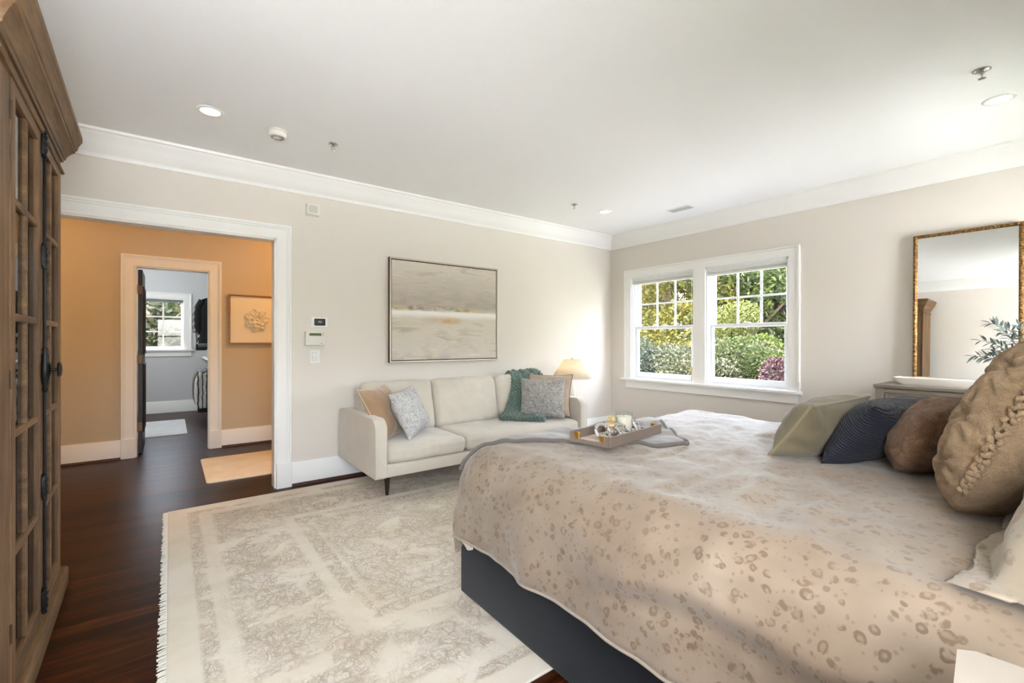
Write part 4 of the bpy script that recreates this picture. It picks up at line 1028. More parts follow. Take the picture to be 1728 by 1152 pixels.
# white woven chain decoration
M_rope = stripes('twisted_white_cord', S(184, 180, 174), S(96, 94, 92), 420, 0)
t = thing('chain_ornament', 'white twisted-cord chain link ornament lying in the tray', 'ornament', on_tray(-0.06, 0.0))
def link(cx_, cy_, rx, ry, rot, tilt, zc, thick=0.0075):
    b = BM(); pts = []
    for k in range(28):
        a = 2*PI*k/28; q = Vector((rx*math.cos(a), ry*math.sin(a), 0)); q = Matrix.Rotation(rot, 3, 'Z') @ (Matrix.Rotation(tilt, 3, 'X') @ q)
        pts.append(q+Vector((cx_, cy_, zc)))
    tube(b, pts, thick, 8, closed=True); obj('link', b, M_rope, t, smooth=True)
link(-0.065, -0.010, 0.062, 0.036, 0.3, 1.0, 0.038); link(-0.005, -0.030, 0.060, 0.034, -0.2, 0.25, 0.017); link(0.060, -0.024, 0.060, 0.034, 0.35, 0.7, 0.032); link(0.125, -0.030, 0.055, 0.033, 0.0, 0.15, 0.014); link(0.215, 0.018, 0.050, 0.030, 0.6, 1.0, 0.034)

# ------------------------------------------------------------------ pillows on the bed
M_olive = fabric('olive_velvet', S(108, 99, 78), 0.75, 400, 0.08, 0.2, 5)
M_oliveP = fabric('olive_piping', S(124, 114, 90), 0.8)
def ribbed(name, col, hi):
    t = NT(name); v = t.coord(); sp = t.n('ShaderNodeSeparateXYZ', Vector=v)
    n = t.noise(t.coord(scale=(1, 1, 1)), 7, 3)
    f = t.math('SINE', t.math('ADD', t.math('MULTIPLY', sp.outputs['Y'], 620.0), t.math('MULTIPLY', n, 22.0)))
    f2 = t.noise(t.coord(scale=(6, 40, 6)), 3.0, 4)
    t.pbr(t.ramp(t.math('MULTIPLY', t.math('ADD', t.math('MULTIPLY', f, 0.5), 0.5), f2), [(0.1, col), (0.55, hi)]).outputs[0], 0.75, 0, t.bump(f, 0.6, 0.004), sheen=0.05); return t.m
M_navy = ribbed('navy_ribbed_chenille', S(6, 10, 26), S(14, 22, 46))
M_brown = fur_mat('brown_plush_fur', S(78, 56, 40), S(106, 80, 60), S(134, 106, 84), 14, 300)
M_euro = fur_mat('tan_plush_fur', S(130, 106, 80), S(152, 127, 99), S(172, 148, 120), 12, 300)
cushion('bed_pillow', 'olive velvet pillow with piped edge, closest to the foot of the bed', 'pillow', M_olive, 0.50, 0.295, 0.19, 5, (-2.615, -3.335, 0.738), (0.985, -0.11, 0.02), (0.02, -0.60, 0.80), 0.06, M_oliveP, 0.006, wr=0.014)
cushion('bed_pillow', 'navy blue ribbed pillow between the olive and brown pillows', 'pillow', M_navy, 0.54, 0.305, 0.19, 6, (-2.560, -3.520, 0.738), (0.99, -0.10, 0.0), (0.0, -0.58, 0.81), 0.05, wr=0.006)
cushion('bed_pillow', 'brown plush fur pillow between the navy pillow and the big tan one', 'pillow', M_brown, 0.58, 0.31, 0.22, 7, (-2.555, -3.715, 0.738), (0.99, -0.07, 0.0), (0.0, -0.50, 0.86), 0.02, wr=0.018, rnd=0.30)
stars = [(-0.70, -0.55), (-0.72, 0.02), (-0.70, 0.60), (-0.15, -0.28), (-0.12, 0.32), (0.4, -0.55), (0.4, 0.05), (0.4, 0.62), (-0.15, 0.85), (-0.2, -0.85)]
def ruche(u, v, side):
    if side > 0: return 0.0
    d_ = 0.0
    for (a, c) in stars:
        r = math.hypot(u-a, v-c)
        if r < 0.36:
            th_ = math.atan2(v-c, u-a); f = max(0.0, 1-r/0.36)
            d_ += 0.024*f**0.7*((abs(math.cos(th_*4+a*3)))**2-0.4)*min(1, r*9) - 0.026*math.exp(-(r/0.07)**2)
    return d_
euro = cushion('euro_pillow', 'big tan plush fur pillow with gathered star tucks', 'pillow', M_euro, 0.70, 0.58, 0.27, 8, (-2.885, -3.92, 0.712), (0.995, -0.06, 0.0), (0.0, -0.40, 0.92), 0.0, wr=0.012, n=90, disp=ruche, rnd=0.36)
b = BM(); rr = random.Random(5)
for off in (-0.008, 0.008):
    pts = []
    for k in range(90):
        v = -0.72+1.5*k/89; x = -0.35*math.sqrt(1-0.36*v*v); pts.append((x-0.008+0.005*math.sin(k*1.25+off*300), 0.29+0.29*v*0.80, off*0.6+0.005*math.sin(k*0.9+off*200)))
    tube(b, pts, [0.0062+0.0025*math.sin(k*1.7) for k in range(90)], 7)
obj('gathered_seam', b, M_euro, euro, smooth=True)
# leopard sham with flat flange, lying at the near head corner, over a plain tan pillow
cushion('sleeping_pillow', 'plain tan pillow lying flat beneath the leopard sham', 'pillow', fabric('tan_pillowcase', S(206, 176, 136), 0.8, 400, 0.04), 0.62, 0.42, 0.15, 9, (-3.28, -4.09, 0.78), (1, 0.02, 0.0), (0.0, -0.9, 0.30), 0.04)
def sham():
    wd, ht, th_, n = 0.74, 0.50, 0.19, 60
    b = BM(); uvl = b.loops.layers.uv.new('UVMap'); T, Bt = {}, {}
    fl = 0.075
    for i in range(n+1):
        for j in range(n+1):
            u, v = 2*i/n-1, 2*j/n-1; x, y = u*(wd/2+fl), v*(ht/2+fl)
            uu, vv = min(1, abs(x)/(wd/2)), min(1, abs(y)/(ht/2))
            f = ((1-uu**2.4)**0.6)*((1-vv**2.4)**0.6)
            wv = 0.010*fbm(x*7, y*7, 4)+0.006*fbm(x*16, y*16, 8)
            lift = 0.012*math.sin(x*21+y*13)*max(uu, vv)**6
            z = th_/2*f
            T[(i, j)] = (b.verts.new((x, y, z+wv+lift+0.003)), x, y); Bt[(i, j)] = (b.verts.new((x, y, -z*0.9+wv*0.6+lift-0.003)), x, y)
    for i in range(n):
        for j in range(n):
            for D, fl_ in ((T, False), (Bt, True)):
                q = [D[(i, j)], D[(i+1, j)], D[(i+1, j+1)], D[(i, j+1)]]; q = q[::-1] if fl_ else q
                fc = b.faces.new([k[0] for k in q])
                for lp, k in zip(fc.loops, q): lp[uvl].uv = (k[1], k[2])
    for i in range(n):
        for (c0, c1) in (((i, 0), (i+1, 0)), ((i, n), (i+1, n)), ((0, i), (0, i+1)), ((n, i), (n, i+1))):
            b.faces.new((T[c0][0], T[c1][0], Bt[c1][0], Bt[c0][0]))
    bmesh.ops.translate(b, verts=b.verts, vec=(0, ht/2, 0))
    return b
sh = obj('pillow_sham', sham(), M_leo2, smooth=True); place(sh, (-3.235, -4.07, 0.80), (0.99, -0.04, 0.02), (0.0, -0.66, 0.62))
Ms, Mi = sh.matrix_world.copy(), sh.matrix_world.inverted()
for v in sh.data.vertices:
    x_, y_ = abs(v.co.x)-0.37, abs(v.co.y-0.25)-0.25; ov = max(0.0, x_, y_); P = Ms @ v.co
    if ov > 0:
        P.z -= 0.9*ov*(0.75+0.25*math.sin(P.x*8+P.y*11)) + 4.0*ov*ov
    P.z = max(P.z, 0.744+0.006*(v.co.z > 0)+0.012*math.sin(P.x*9+P.y*7)**2); v.co = Mi @ P
tag(sh, 'leopard print pillow sham with flat border at the near head corner of the bed', 'pillow')

# ------------------------------------------------------------------ nightstand
M_nw = plain('white_lacquer', S(160, 151, 140), 0.35)
NA = math.radians(6.5)
t = thing('nightstand', 'white nightstand with clipped corner beside the head of the bed', 'nightstand', (-3.900, -4.042, 0), NA)
b = BM(); prof = [(0, -0.02), (-0.014, 0.0), (-0.50, 0), (-0.50, -0.44), (0, -0.44)]
strip(b, [[(x, y, z) for x, y in prof] for z in (0.725, 0.75)]); obj('top', b, M_nw, t)
obj('body', box((-0.495, -0.435, 0.10), (-0.006, -0.008, 0.725), 0.003), M_nw, t)
for z0, z1 in ((0.12, 0.40), (0.42, 0.70)):
    dr = obj('drawer', box((-0.511, -0.425, z0), (-0.495, -0.018, z1), 0.003), M_nw, t)
    b = BM(); lathe(b, [(0.006, 0), (0.006, -0.012), (0.013, -0.016), (0.012, -0.026), (0.001, -0.028)], (-0.511, -0.22, (z0+z1)/2), 14, 'x'); obj('knob', b, M_gold, dr, smooth=True)
for x in (-0.47, -0.03):
    for y in (-0.41, -0.03): obj('leg', box((x-0.018, y-0.018, 0), (x+0.018, y+0.018, 0.10), 0.002), M_nw, t)

# ------------------------------------------------------------------ dresser, box, mirror, plant
M_gw = wood('grey_washed_oak', S(108, 98, 86), S(132, 121, 108), S(152, 141, 128), 'y', 1.0, 0.55, 0.2)
M_gwv = wood('grey_washed_oak_upright', S(108, 98, 86), S(130, 119, 106), S(148, 137, 124), 'z', 1.0, 0.55, 0.2)
DXF, DXB, DY0, DY1, DZT = -0.455, -0.035, -4.50, -3.065, 0.886
t = thing('dresser', 'grey-washed wooden dresser against the window wall behind the bed pillows', 'dresser', ((DXF+DXB)/2, (DY0+DY1)/2, 0))
obj('top', box((DXF-0.012, DY0-0.012, DZT-0.026), (DXB, DY1+0.012, DZT), 0.003), M_gw, t, world=True)
b = BM(); bx(b, (DXF, DY0, 0.10), (DXB, DY0+0.03, DZT-0.026)); bx(b, (DXF, DY1-0.03, 0.10), (DXB, DY1, DZT-0.026)); bx(b, (DXB-0.012, DY0+0.03, 0.10), (DXB, DY1-0.03, DZT-0.026)); bx(b, (DXF+0.01, DY0+0.03, 0.10), (DXB, DY1-0.03, 0.13))
bx(b, (DXF+0.02, DY0+0.03, 0.13), (DXF+0.03, DY1-0.03, DZT-0.026)); obj('carcass', b, M_gwv, t, world=True)
b = BM()
for y0 in (DY0, DY1-0.055, (DY0+DY1)/2-0.02): bx(b, (DXF-0.006, y0, 0.10), (DXF+0.02, y0+(0.055 if y0 != (DY0+DY1)/2-0.02 else 0.04), DZT-0.026), 0.002)
obj('stile', b, M_gwv, t, world=True)
b = BM()
for z in (DZT-0.026-0.034, 0.60, 0.36, 0.10): bx(b, (DXF-0.002, DY0+0.05, z), (DXF+0.02, DY1-0.05, z+0.03), 0.002)
obj('rail', b, M_gw, t, world=True)
for (y0, y1) in ((DY0+0.058, (DY0+DY1)/2-0.023), ((DY0+DY1)/2+0.023, DY1-0.058)):
    for (z0, z1) in ((0.633, 0.823), (0.393, 0.597), (0.133, 0.357)):
        dr = obj('drawer', box((DXF+0.004, y0, z0), (DXF+0.022, y1, z1), 0.002), M_gw, t, world=True)
        b = BM(); casing(b, lambda a, z, p: (DXF+0.004-p, a, z), y0+0.014, y1-0.014, z0+0.014, z1-0.014, [(0, 0), (0.003, 0.008), (0.011, 0.009), (0.014, 0.0)], True); obj('drawer_bead', b, M_gw, dr, world=True)
        b = BM(); lathe(b, [(0.007, 0.0), (0.006, -0.014), (0.015, -0.020), (0.014, -0.028), (0.001, -0.030)], (DXF+0.004, (y0+y1)/2, (z0+z1)/2), 16, 'x'); obj('knob', b, M_bronze, dr, world=True, smooth=True)
for y in (DY0+0.03, DY1-0.03):
    for x in (DXF+0.025, DXB-0.025): obj('leg', box((x-0.024, y-0.024, 0), (x+0.024, y+0.024, 0.10), 0.003), M_gwv, t, world=True)
# long white tray box
t = thing('storage_tray', 'long low white tray with slanted ends on the dresser', 'tray', (-0.245, -3.42, DZT))
b = BM(); n = 10
def trp(s, z): return [(sx*(0.085*s+0.01*(1-s)), sy*(0.26*s), z) for sx, sy in ((1, 1), (-1, 1), (-1, -1), (1, -1))]
def rr_rect(hx_, hy_, r, z):
    o_ = []
    for cx_, cy_, a0 in ((hx_-r, hy_-r, 0), (-hx_+r, hy_-r, 90), (-hx_+r, -hy_+r, 180), (hx_-r, -hy_+r, 270)):
        for k in range(5): a = math.radians(a0+k*22.5); o_.append((cx_+r*math.cos(a), cy_+r*math.sin(a), z))
    return o_
rings = [rr_rect(0.070, 0.235, 0.03, 0.0), rr_rect(0.082, 0.262, 0.03, 0.018), rr_rect(0.090, 0.284, 0.03, 0.052), rr_rect(0.086, 0.280, 0.03, 0.054), rr_rect(0.078, 0.258, 0.03, 0.020), rr_rect(0.066, 0.225, 0.03, 0.010)]
strip(b, rings); obj('shell', b, plain('white_melamine', S(232, 226, 216), 0.35), t, smooth='auto')
b = BM(); bx(b, (-0.055, -0.19, 0.045), (0.055, 0.02, 0.052), 0.001); pl_ = obj('paper_liner', b, plain('white_paper', S(240, 238, 236), 0.7), t); pl_.rotation_euler.x = math.radians(-1.0)
# gilt mirror leaning on the wall
MTL = 1.185
tilt = math.radians(1.9)
MZ0 = DZT+0.004
t = thing('gilt_mirror', 'tall gilt framed mirror leaning on the window wall above the dresser', 'mirror', (-0.030, -3.508, MZ0), 0)
t.rotation_euler = (0, tilt, 0); t.location.x = -0.034-0.0*1.18-math.tan(tilt)*MTL*0.5-0.008
mw = 0.300
M_gilt = NT('carved_gilt'); v_ = M_gilt.coord()
ff = M_gilt.noise(v_, 60, 4, 0.6); M_gilt.pbr(M_gilt.ramp(ff, [(0.35, S(70, 46, 24)), (0.55, S(150, 112, 62)), (0.75, S(200, 164, 104))]).outputs[0], 0.4, 0.75, M_gilt.bump(ff, 0.6, 0.004)); M_gilt = M_gilt.m
b = BM(); casing(b, lambda a, z, p: (-p, a, z), -mw+0.026, mw-0.026, 0.026, MTL-0.026, [(0, 0.004), (0, 0.012), (0.005, 0.016), (0.012, 0.026), (0.020, 0.026), (0.026, 0.018), (0.026, 0.0), (0.0, 0.0)], True); fr_ = obj('frame', b, M_gilt, t, smooth='auto')
b = BM()
def scroll(p, ax, s):
    q = [Vector(p)+Vector((-0.004*math.sin(PI*k/6), 0, 0))+ax*(0.016*(k/6-0.5))+(Vector((0, 0.006*s*math.cos(PI*k/6), 0)) if abs(ax.z) > 0.5 else Vector((0, 0, 0.006*s*math.cos(PI*k/6)))) for k in range(7)]
    tube(b, q, [0.0015+0.0028*math.sin(PI*k/6) for k in range(7)], 6)
nz = int((MTL-0.04)/0.019); ny = int((2*mw-0.04)/0.019)
for k in range(nz):
    for s in (-1, 1): scroll((-0.026, s*(mw-0.013), 0.02+k*0.019+0.0095), Vector((0, 0, 1)), 1 if k % 2 else -1)
for k in range(ny):
    for z in (0.013, MTL-0.013): scroll((-0.026, -mw+0.02+k*0.019+0.0095, z), Vector((0, 1, 0)), 1 if k % 2 else -1)
obj('carving', b, M_gilt, fr_, smooth=True)
gm = NT('mirror_silver'); g_ = gm.n('ShaderNodeBsdfGlossy', Color=(0.90, 0.91, 0.91, 1), Roughness=0.0); gm.t.links.new(g_.outputs[0], gm.out.inputs[0])
obj('mirror_glass', box((-0.010, -mw+0.024, 0.024), (-0.004, mw-0.024, MTL-0.024)), gm.m, t)
obj('backboard', box((-0.004, -mw+0.006, 0.006), (0.0, mw-0.006, MTL-0.006)), M_bronze, t)
# olive stems in a vase
t = thing('olive_plant', 'grey-green olive stems in a vase on the dresser in front of the mirror', 'plant', (-0.30, -3.83, DZT))
b = BM(); lathe(b, [(0.001, 0), (0.045, 0), (0.06, 0.03), (0.062, 0.08), (0.035, 0.13), (0.028, 0.15), (0.032, 0.16), (0.026, 0.158), (0.022, 0.14), (0.001, 0.14)], seg=28, cap=False); obj('vase', b, M_cer, t, smooth=True)
lm = NT('olive_leaf'); lv = lm.ramp(lm.n('ShaderNodeNewGeometry').outputs['Random Per Island'], [(0.0, S(60, 74, 68)), (0.5, S(96, 112, 104)), (1.0, S(156, 168, 164))]).outputs[0]; lm.pbr(lv, 0.6); lm = lm.m
def leaf_blade(b, p, d, L, W, up):
    d = d.normalized(); s = d.cross(up); s = s.normalized() if s.length > 1e-4 else d.orthogonal().normalized(); n_ = s.cross(d); rows = []
    for i in range(6):
        u = i/5; wd = W*math.sin(PI*min(0.97, u*0.95+0.03)); c = p+d*L*u+n_*(-0.12*L*u*u)
        rows.append([b.verts.new(c-s*wd/2+n_*wd*0.2), b.verts.new(c), b.verts.new(c+s*wd/2+n_*wd*0.2)])
    for r0, r1 in zip(rows, rows[1:]):
        for k in range(2): b.faces.new((r0[k], r0[k+1], r1[k+1], r1[k]))
rr = random.Random(21)
for (ex, ey, ez) in ((-0.06, 0.20, 0.34), (-0.10, 0.10, 0.40), (0.02, 0.16, 0.27), (-0.04, 0.02, 0.44), (-0.10, -0.08, 0.36), (0.05, -0.16, 0.34), (-0.12, 0.13, 0.24), (0.0, 0.24, 0.23), (-0.06, 0.15, 0.46)):
    st_ = curve_smooth([(0, 0, 0.13), (ex*0.25, ey*0.25, 0.13+(ez-0.13)*0.55), (ex*0.7, ey*0.7, 0.13+(ez-0.13)*0.9), (ex, ey, ez)], 7)
    b = BM(); tube(b, st_, [0.0022*(1-0.6*k/len(st_)) for k in range(len(st_))], 6); s_o = obj('stem', b, plain('olive_stem', S(92, 88, 70), 0.8), t, smooth=True)
    b = BM()
    for k in range(6, len(st_)-1, 1):
        dd = (st_[k+1]-st_[k]).normalized()
        for s in (-1, 1):
            if rr.random() < 0.25: continue
            sd_ = dd.cross(Vector((rr.uniform(-1, 1), rr.uniform(-1, 1), rr.uniform(-.3, 1)))).normalized()*s
            leaf_blade(b, st_[k], dd*0.8+sd_, rr.uniform(0.045, 0.07), rr.uniform(0.011, 0.017), Vector((rr.uniform(-.5, .5), rr.uniform(-.5, .5), 1)))
    leaf_blade(b, st_[-1], st_[-1]-st_[-2], 0.055, 0.014, Vector((0.2, 0.1, 1)))
    obj('leaves', b, lm, s_o, smooth=True)
#PART5
# ------------------------------------------------------------------ glazed pine cabinet
M_pine = wood('weathered_pine', S(62, 41, 23), S(106, 77, 46), S(140, 106, 68), 'z', 0.9, 0.6, 0.35)
M_pineh = wood('weathered_pine_rail', S(60, 40, 23), S(103, 75, 45), S(136, 104, 66), 'y', 0.9, 0.6, 0.35)
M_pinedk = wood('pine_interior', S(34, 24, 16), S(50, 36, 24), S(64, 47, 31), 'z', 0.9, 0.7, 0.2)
M_iron = plain('dark_iron', S(36, 36, 38), 0.42, 0.7, bump=(90, 0.4, 0.002))
CA = math.radians(1.7)
t = thing('glazed_cabinet', 'tall weathered pine display cabinet with glazed doors beside the opening', 'cabinet', (-5.309, -1.030, 0), CA)
L, D = 1.24, 0.46
DD = 0.055
for nm, lo_, hi_ in (('side_panel', (-D, -0.022, 0.085), (0, 0, 2.13)), ('side_panel', (-D, -L, 0.085), (0, -L+0.022, 2.13)), ('back_panel', (-D, -L+0.022, 0.085), (-D+0.012, -0.022, 2.13)),
                     ('bottom_board', (-D+0.012, -L+0.022, 0.085), (-0.03, -0.022, 0.105)), ('top_board', (-D+0.012, -L+0.022, 2.10), (-0.03, -0.022, 2.125))):
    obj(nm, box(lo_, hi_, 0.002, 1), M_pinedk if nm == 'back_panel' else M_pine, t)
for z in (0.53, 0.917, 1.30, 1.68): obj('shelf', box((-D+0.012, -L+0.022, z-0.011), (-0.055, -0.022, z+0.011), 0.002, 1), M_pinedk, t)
obj('face_stile', box((-0.026, -0.050, 0.085), (0.0, 0.0, 2.13), 0.002, 1), M_pine, t); obj('face_stile', box((-0.026, -L, 0.085), (0.0, -L+0.170, 2.13), 0.002, 1), M_pine, t)
obj('face_rail', box((-0.026, -L+0.170, 2.075), (0.0, -0.050, 2.13), 0.002, 1), M_pineh, t); obj('face_rail', box((-0.026, -L+0.170, 0.085), (0, -0.050, 0.10), 0.002, 1), M_pineh, t)
# cornice, bead and plinth: rectangular mitred mouldings on three sides
def mould3(name, prof, m):
    """prof [(out, z)] swept along far end, front, near end"""
    b = BM(); st = []
    for (cx_, cy_, sx, sy) in ((-D, 0, 0, 1), (0, 0, 1, 1), (0, -L, 1, -1), (-D, -L, 0, -1)):
        st.append([(cx_+sx*o_, cy_+sy*o_, z) for o_, z in prof])
    strip(b, st); return obj(name, b, m, t, smooth='auto')
mould3('bead_moulding', [(-0.005, 2.055), (0.010, 2.055), (0.014, 2.062), (0.010, 2.070), (-0.005, 2.070)], M_pineh)
mould3('cornice', [(-0.01, 2.115), (0.008, 2.115), (0.011, 2.127), (0.016, 2.130), (0.019, 2.144), (0.030, 2.164), (0.042, 2.179), (0.047, 2.183), (0.049, 2.195), (0.054, 2.198), (0.060, 2.224), (0.070, 2.247), (0.073, 2.250), (0.073, 2.276), (-0.01, 2.276)], M_pineh)
obj('top_cover', box((-D, -L, 2.25), (0.0, 0.0, 2.274)), M_pineh, t)
mould3('plinth', [(-0.01, 0.0), (0.024, 0.0), (0.026, 0.004), (0.026, 0.078), (0.018, 0.092), (-0.01, 0.095)], M_pineh)
CG = glass_mat('cabinet_glass', (0.60, 0.60, 0.57, 1))
def cab_door(y0, y1):
    """y0 far edge, y1 near edge"""
    z0, z1 = 0.105, 2.070; st = 0.058; mu = 0.026
    b = BM(); X0, X1 = -0.026, 0.004
    bx(b, (X0, y0-st, z0), (X1, y0, z1), 0.002, 1); bx(b, (X0, y1, z0), (X1, y1+st, z1), 0.002, 1)
    dr = obj('door', b, M_pine, t)
    obj('door_rail', box((X0, y1+st, z1-0.058), (X1, y0-st, z1), 0.002, 1), M_pineh, dr); obj('door_rail', box((X0, y1+st, z0), (X1, y0-st, z0+0.065), 0.002, 1), M_pineh, dr)
    g0, g1 = y1+st, y0-st; gz0, gz1 = z0+0.065, z1-0.058
    b = BM(); c = (g0+g1)/2; bx(b, (X0+0.002, c-mu/2, gz0), (X1-0.002, c+mu/2, gz1), 0.003, 1)
    for z in (0.53, 0.917, 1.30, 1.68): bx(b, (X0+0.002, g0, z-mu/2), (X1-0.002, g1, z+mu/2), 0.003, 1)
    obj('glazing_bar', b, M_pineh, dr)
    zs = [gz0, 0.53, 0.917, 1.30, 1.68, gz1]
    for i in range(5):
        for (a, e_) in ((g0, c), (c, g1)): obj('pane', box((-0.012, a, zs[i]), (-0.009, e_, zs[i+1])), CG, dr)
    return dr
d1 = cab_door(-0.052, -0.556); d2 = cab_door(-0.560, -1.068)
# cremone bolt on the meeting stile
b = BM(); yb = -0.558; xb = 0.013
tube(b, [(xb, yb, 0.13), (xb, yb, 2.06)], 0.0055, 10)
bolt = obj('cremone_bolt', b, M_iron, t, smooth='auto')
for z in (0.175, 0.635, 1.565, 2.015):
    b = BM(); lathe(b, [(0.004, -0.055), (0.009, -0.050), (0.007, -0.038), (0.011, -0.028), (0.008, -0.015), (0.012, 0.0), (0.008, 0.015), (0.011, 0.028), (0.007, 0.038), (0.009, 0.050), (0.004, 0.055)], (xb, yb, z), 14)
    for s in (-1, 1):
        for k in range(3): tube(b, [(xb+0.006*s, yb+0.009, z-0.03+k*0.025), (xb+0.009*s, yb, z-0.018+k*0.025), (xb+0.006*s, yb-0.009, z-0.03+k*0.025)], 0.003, 6)
    bx(b, (0.003, yb-0.011, z-0.04), (xb, yb+0.011, z+0.04), 0.003); obj('bolt_guide', b, M_iron, bolt, smooth='auto')
z = 1.105
b = BM(); lathe(b, [(0.005, -0.09), (0.010, -0.082), (0.008, -0.066), (0.011, -0.050), (0.017, -0.020), (0.018, 0.0), (0.016, 0.022), (0.010, 0.046), (0.012, 0.058), (0.008, 0.070), (0.010, 0.085), (0.004, 0.094)], (xb+0.002, yb, z), 20)
obj('lock_case', b, M_iron, bolt, smooth=True)
b = BM(); lathe(b, [(0.010, 0.010), (0.006, 0.018), (0.006, 0.032), (0.014, 0.034), (0.030, 0.037), (0.032, 0.042), (0.025, 0.047), (0.001, 0.050)], (xb+0.002, yb, z), 22, 'x'); obj('turn_knob', b, M_iron, bolt, smooth='auto')
for zz in (0.30, 1.10, 1.95):
    b = BM(); tube(b, [(0.003, -1.069, zz-0.03), (0.003, -1.069, zz+0.03)], 0.004, 10); obj('hinge', b, M_bronze, d2)

# ------------------------------------------------------------------ outdoors
M_lawn = plain('lawn_green', S(86, 104, 52), 0.95, bump=(40, 0.6, 0.03), var=(0.7, 0.3))
GZ = -0.9
b = BM(); bx(b, (-40, -40, GZ-0.3), (70, 60, GZ)); struct('ground', b, M_lawn)
b = BM(); bx(b, (-12.0, -24.0, GZ), (6.0, -7.2, GZ+0.05)); struct('bounce_terrace', b, plain('bounce_paving', S(236, 235, 233), 0.8, var=(1.2, 0.06)), label='unseen pale terrace added behind the house to bounce sunlight indoors')  # slab added out of view to bounce sunlight up onto the ceiling
b = BM(); bx(b, (0.16, YB-0.16, GZ), (4.3, 6.0, GZ+0.05)); struct('bounce_strip', b, plain('bounce_strip_paving', S(112, 110, 106), 0.8, var=(1.2, 0.06)), label='unseen paved strip added outside the double window to bounce daylight in')  # added strip, throws daylight in through the double window
b = BM(); bx(b, (-7.4, YB-0.15, GZ), (0.15, CY+0.15, -0.12)); struct('trim_8', b, plain('foundation_wall', S(150, 146, 140), 0.9), label='house foundation')
def leaf_mat(name, cols, trans=0.35):
    t = NT(name); r = t.n('ShaderNodeNewGeometry').outputs['Random Per Island']
    cols = [tuple(v*0.125 for v in q[:3])+(1,) for q in cols]
    k = len(cols); c = t.ramp(r, [(i/(k-1), q) for i, q in enumerate(cols)]).outputs[0]
    di = t.n('ShaderNodeBsdfPrincipled'); t.set(di, 'Base Color', c); t.set(di, 'Roughness', 0.6); di.inputs['Specular IOR Level'].default_value = 0.2
    tr = t.n('ShaderNodeBsdfTranslucent'); t.set(tr, 'Color', c)
    m = t.n('ShaderNodeMixShader'); t.set(m, '0', trans); t.set(m, '1', di.outputs[0]); t.set(m, '2', tr.outputs[0]); t.t.links.new(m.outputs[0], t.out.inputs[0]); return t.m
def leaf_mesh(name, blobs, n, size, seed, parent, m, droop=0.0):
    """blobs: [(centre, radii)] shells of leaves"""
    g = np.random.default_rng(seed); vol = np.array([np.prod(r)**(2/3) for _, r in blobs]); cnt = np.maximum(20, (n*vol/vol.sum()).astype(int))
    Vs, off = [], 0
    for (c, r), k in zip(blobs, cnt):
        d = g.normal(size=(k, 3)); d /= np.linalg.norm(d, axis=1)[:, None]
        rad = g.uniform(0.45, 1.0, size=(k, 1))**0.5*(1+0.12*np.sin(d[:, :1]*9+seed)*np.cos(d[:, 2:]*8))
        p = np.array(c)+d*rad*np.array(r)
        a = d+g.normal(size=(k, 3))*0.9; a[:, 2] -= droop; a /= np.linalg.norm(a, axis=1)[:, None]
        q = np.cross(a, g.normal(size=(k, 3))); q /= np.linalg.norm(q, axis=1)[:, None]; s = size*g.uniform(0.6, 1.3, size=(k, 1))
        Vs.append(np.stack([p-a*s, p+q*s*0.42, p+a*s, p-q*s*0.42], 1).reshape(-1, 3))
    Vv = np.concatenate(Vs)-np.array(parent.location); nf = len(Vv)//4
    me = bpy.data.meshes.new(name); me.from_pydata(Vv.tolist(), [], np.arange(nf*4).reshape(-1, 4).tolist()); me.materials.append(m)
    o = bpy.data.objects.new(name, me); C.objects.link(o); o.parent = parent; return o
M_bark = plain('bark', S(74, 62, 52), 0.95, bump=(18, 0.8, 0.03), var=(6, 0.25))
def tree(name, label, cat, x, y, blobs, n, size, m, seed, trunk=0.12, branches=6, group=None, droop=0.0):
    t = thing(name, label, cat, (x, y, GZ), 0, group); g = random.Random(seed)
    bl = [((x+c[0], y+c[1], GZ+c[2]), r) for c, r in blobs]
    leaf_mesh('foliage', bl, n, size, seed, t, m, droop)
    top = max(c[2] for c, r in blobs)
    b = BM(); tube(b, curve_smooth([(0, 0, 0), (g.uniform(-.1, .1), g.uniform(-.1, .1), top*0.5), (0, 0, top)], 5), [trunk*(1-0.75*k/10) for k in range(11)], 8)
    for k in range(branches):
        c, r = g.choice(blobs); h = top*g.uniform(0.3, 0.8)
        tube(b, [(0, 0, h), (c[0]*0.5, c[1]*0.5, (h+c[2])/2), (c[0]+g.uniform(-.3, .3)*r[0], c[1]+g.uniform(-.3, .3)*r[1], c[2])], [trunk*0.45, trunk*0.3, trunk*0.1], 6)
    obj('trunk', b, M_bark, t, smooth=True); return t
def crown_blobs(seed, cz, rx, rz, k=9, sub=0.5):
    g = random.Random(seed); o = []
    for i in range(k):
        a = g.uniform(0, 2*PI); q = g.uniform(0.2, 0.85); o.append(((rx*q*math.cos(a), rx*q*math.sin(a), cz+g.uniform(-0.75, 0.75)*rz), (rx*sub*g.uniform(.8, 1.2), rx*sub*g.uniform(.8, 1.2), rz*sub*g.uniform(.7, 1.1))))
    return o
LY_ = leaf_mat('leaf_yellow_green', [S(92, 104, 30), S(150, 150, 40), S(196, 178, 52), S(220, 204, 84), S(120, 130, 44)])
LG = leaf_mat('leaf_mid_green', [S(48, 70, 26), S(84, 112, 40), S(128, 150, 62), S(160, 180, 92)])
LD = leaf_mat('leaf_dark_green', [S(22, 40, 28), S(40, 64, 42), S(66, 92, 58), S(120, 140, 108)], 0.2)
LB = leaf_mat('needle_blue_green', [S(20, 36, 36), S(34, 56, 54), S(52, 76, 72)], 0.1)
LO = leaf_mat('leaf_olive', [S(50, 62, 34), S(92, 104, 58), S(140, 146, 96), S(186, 186, 150)], 0.25)
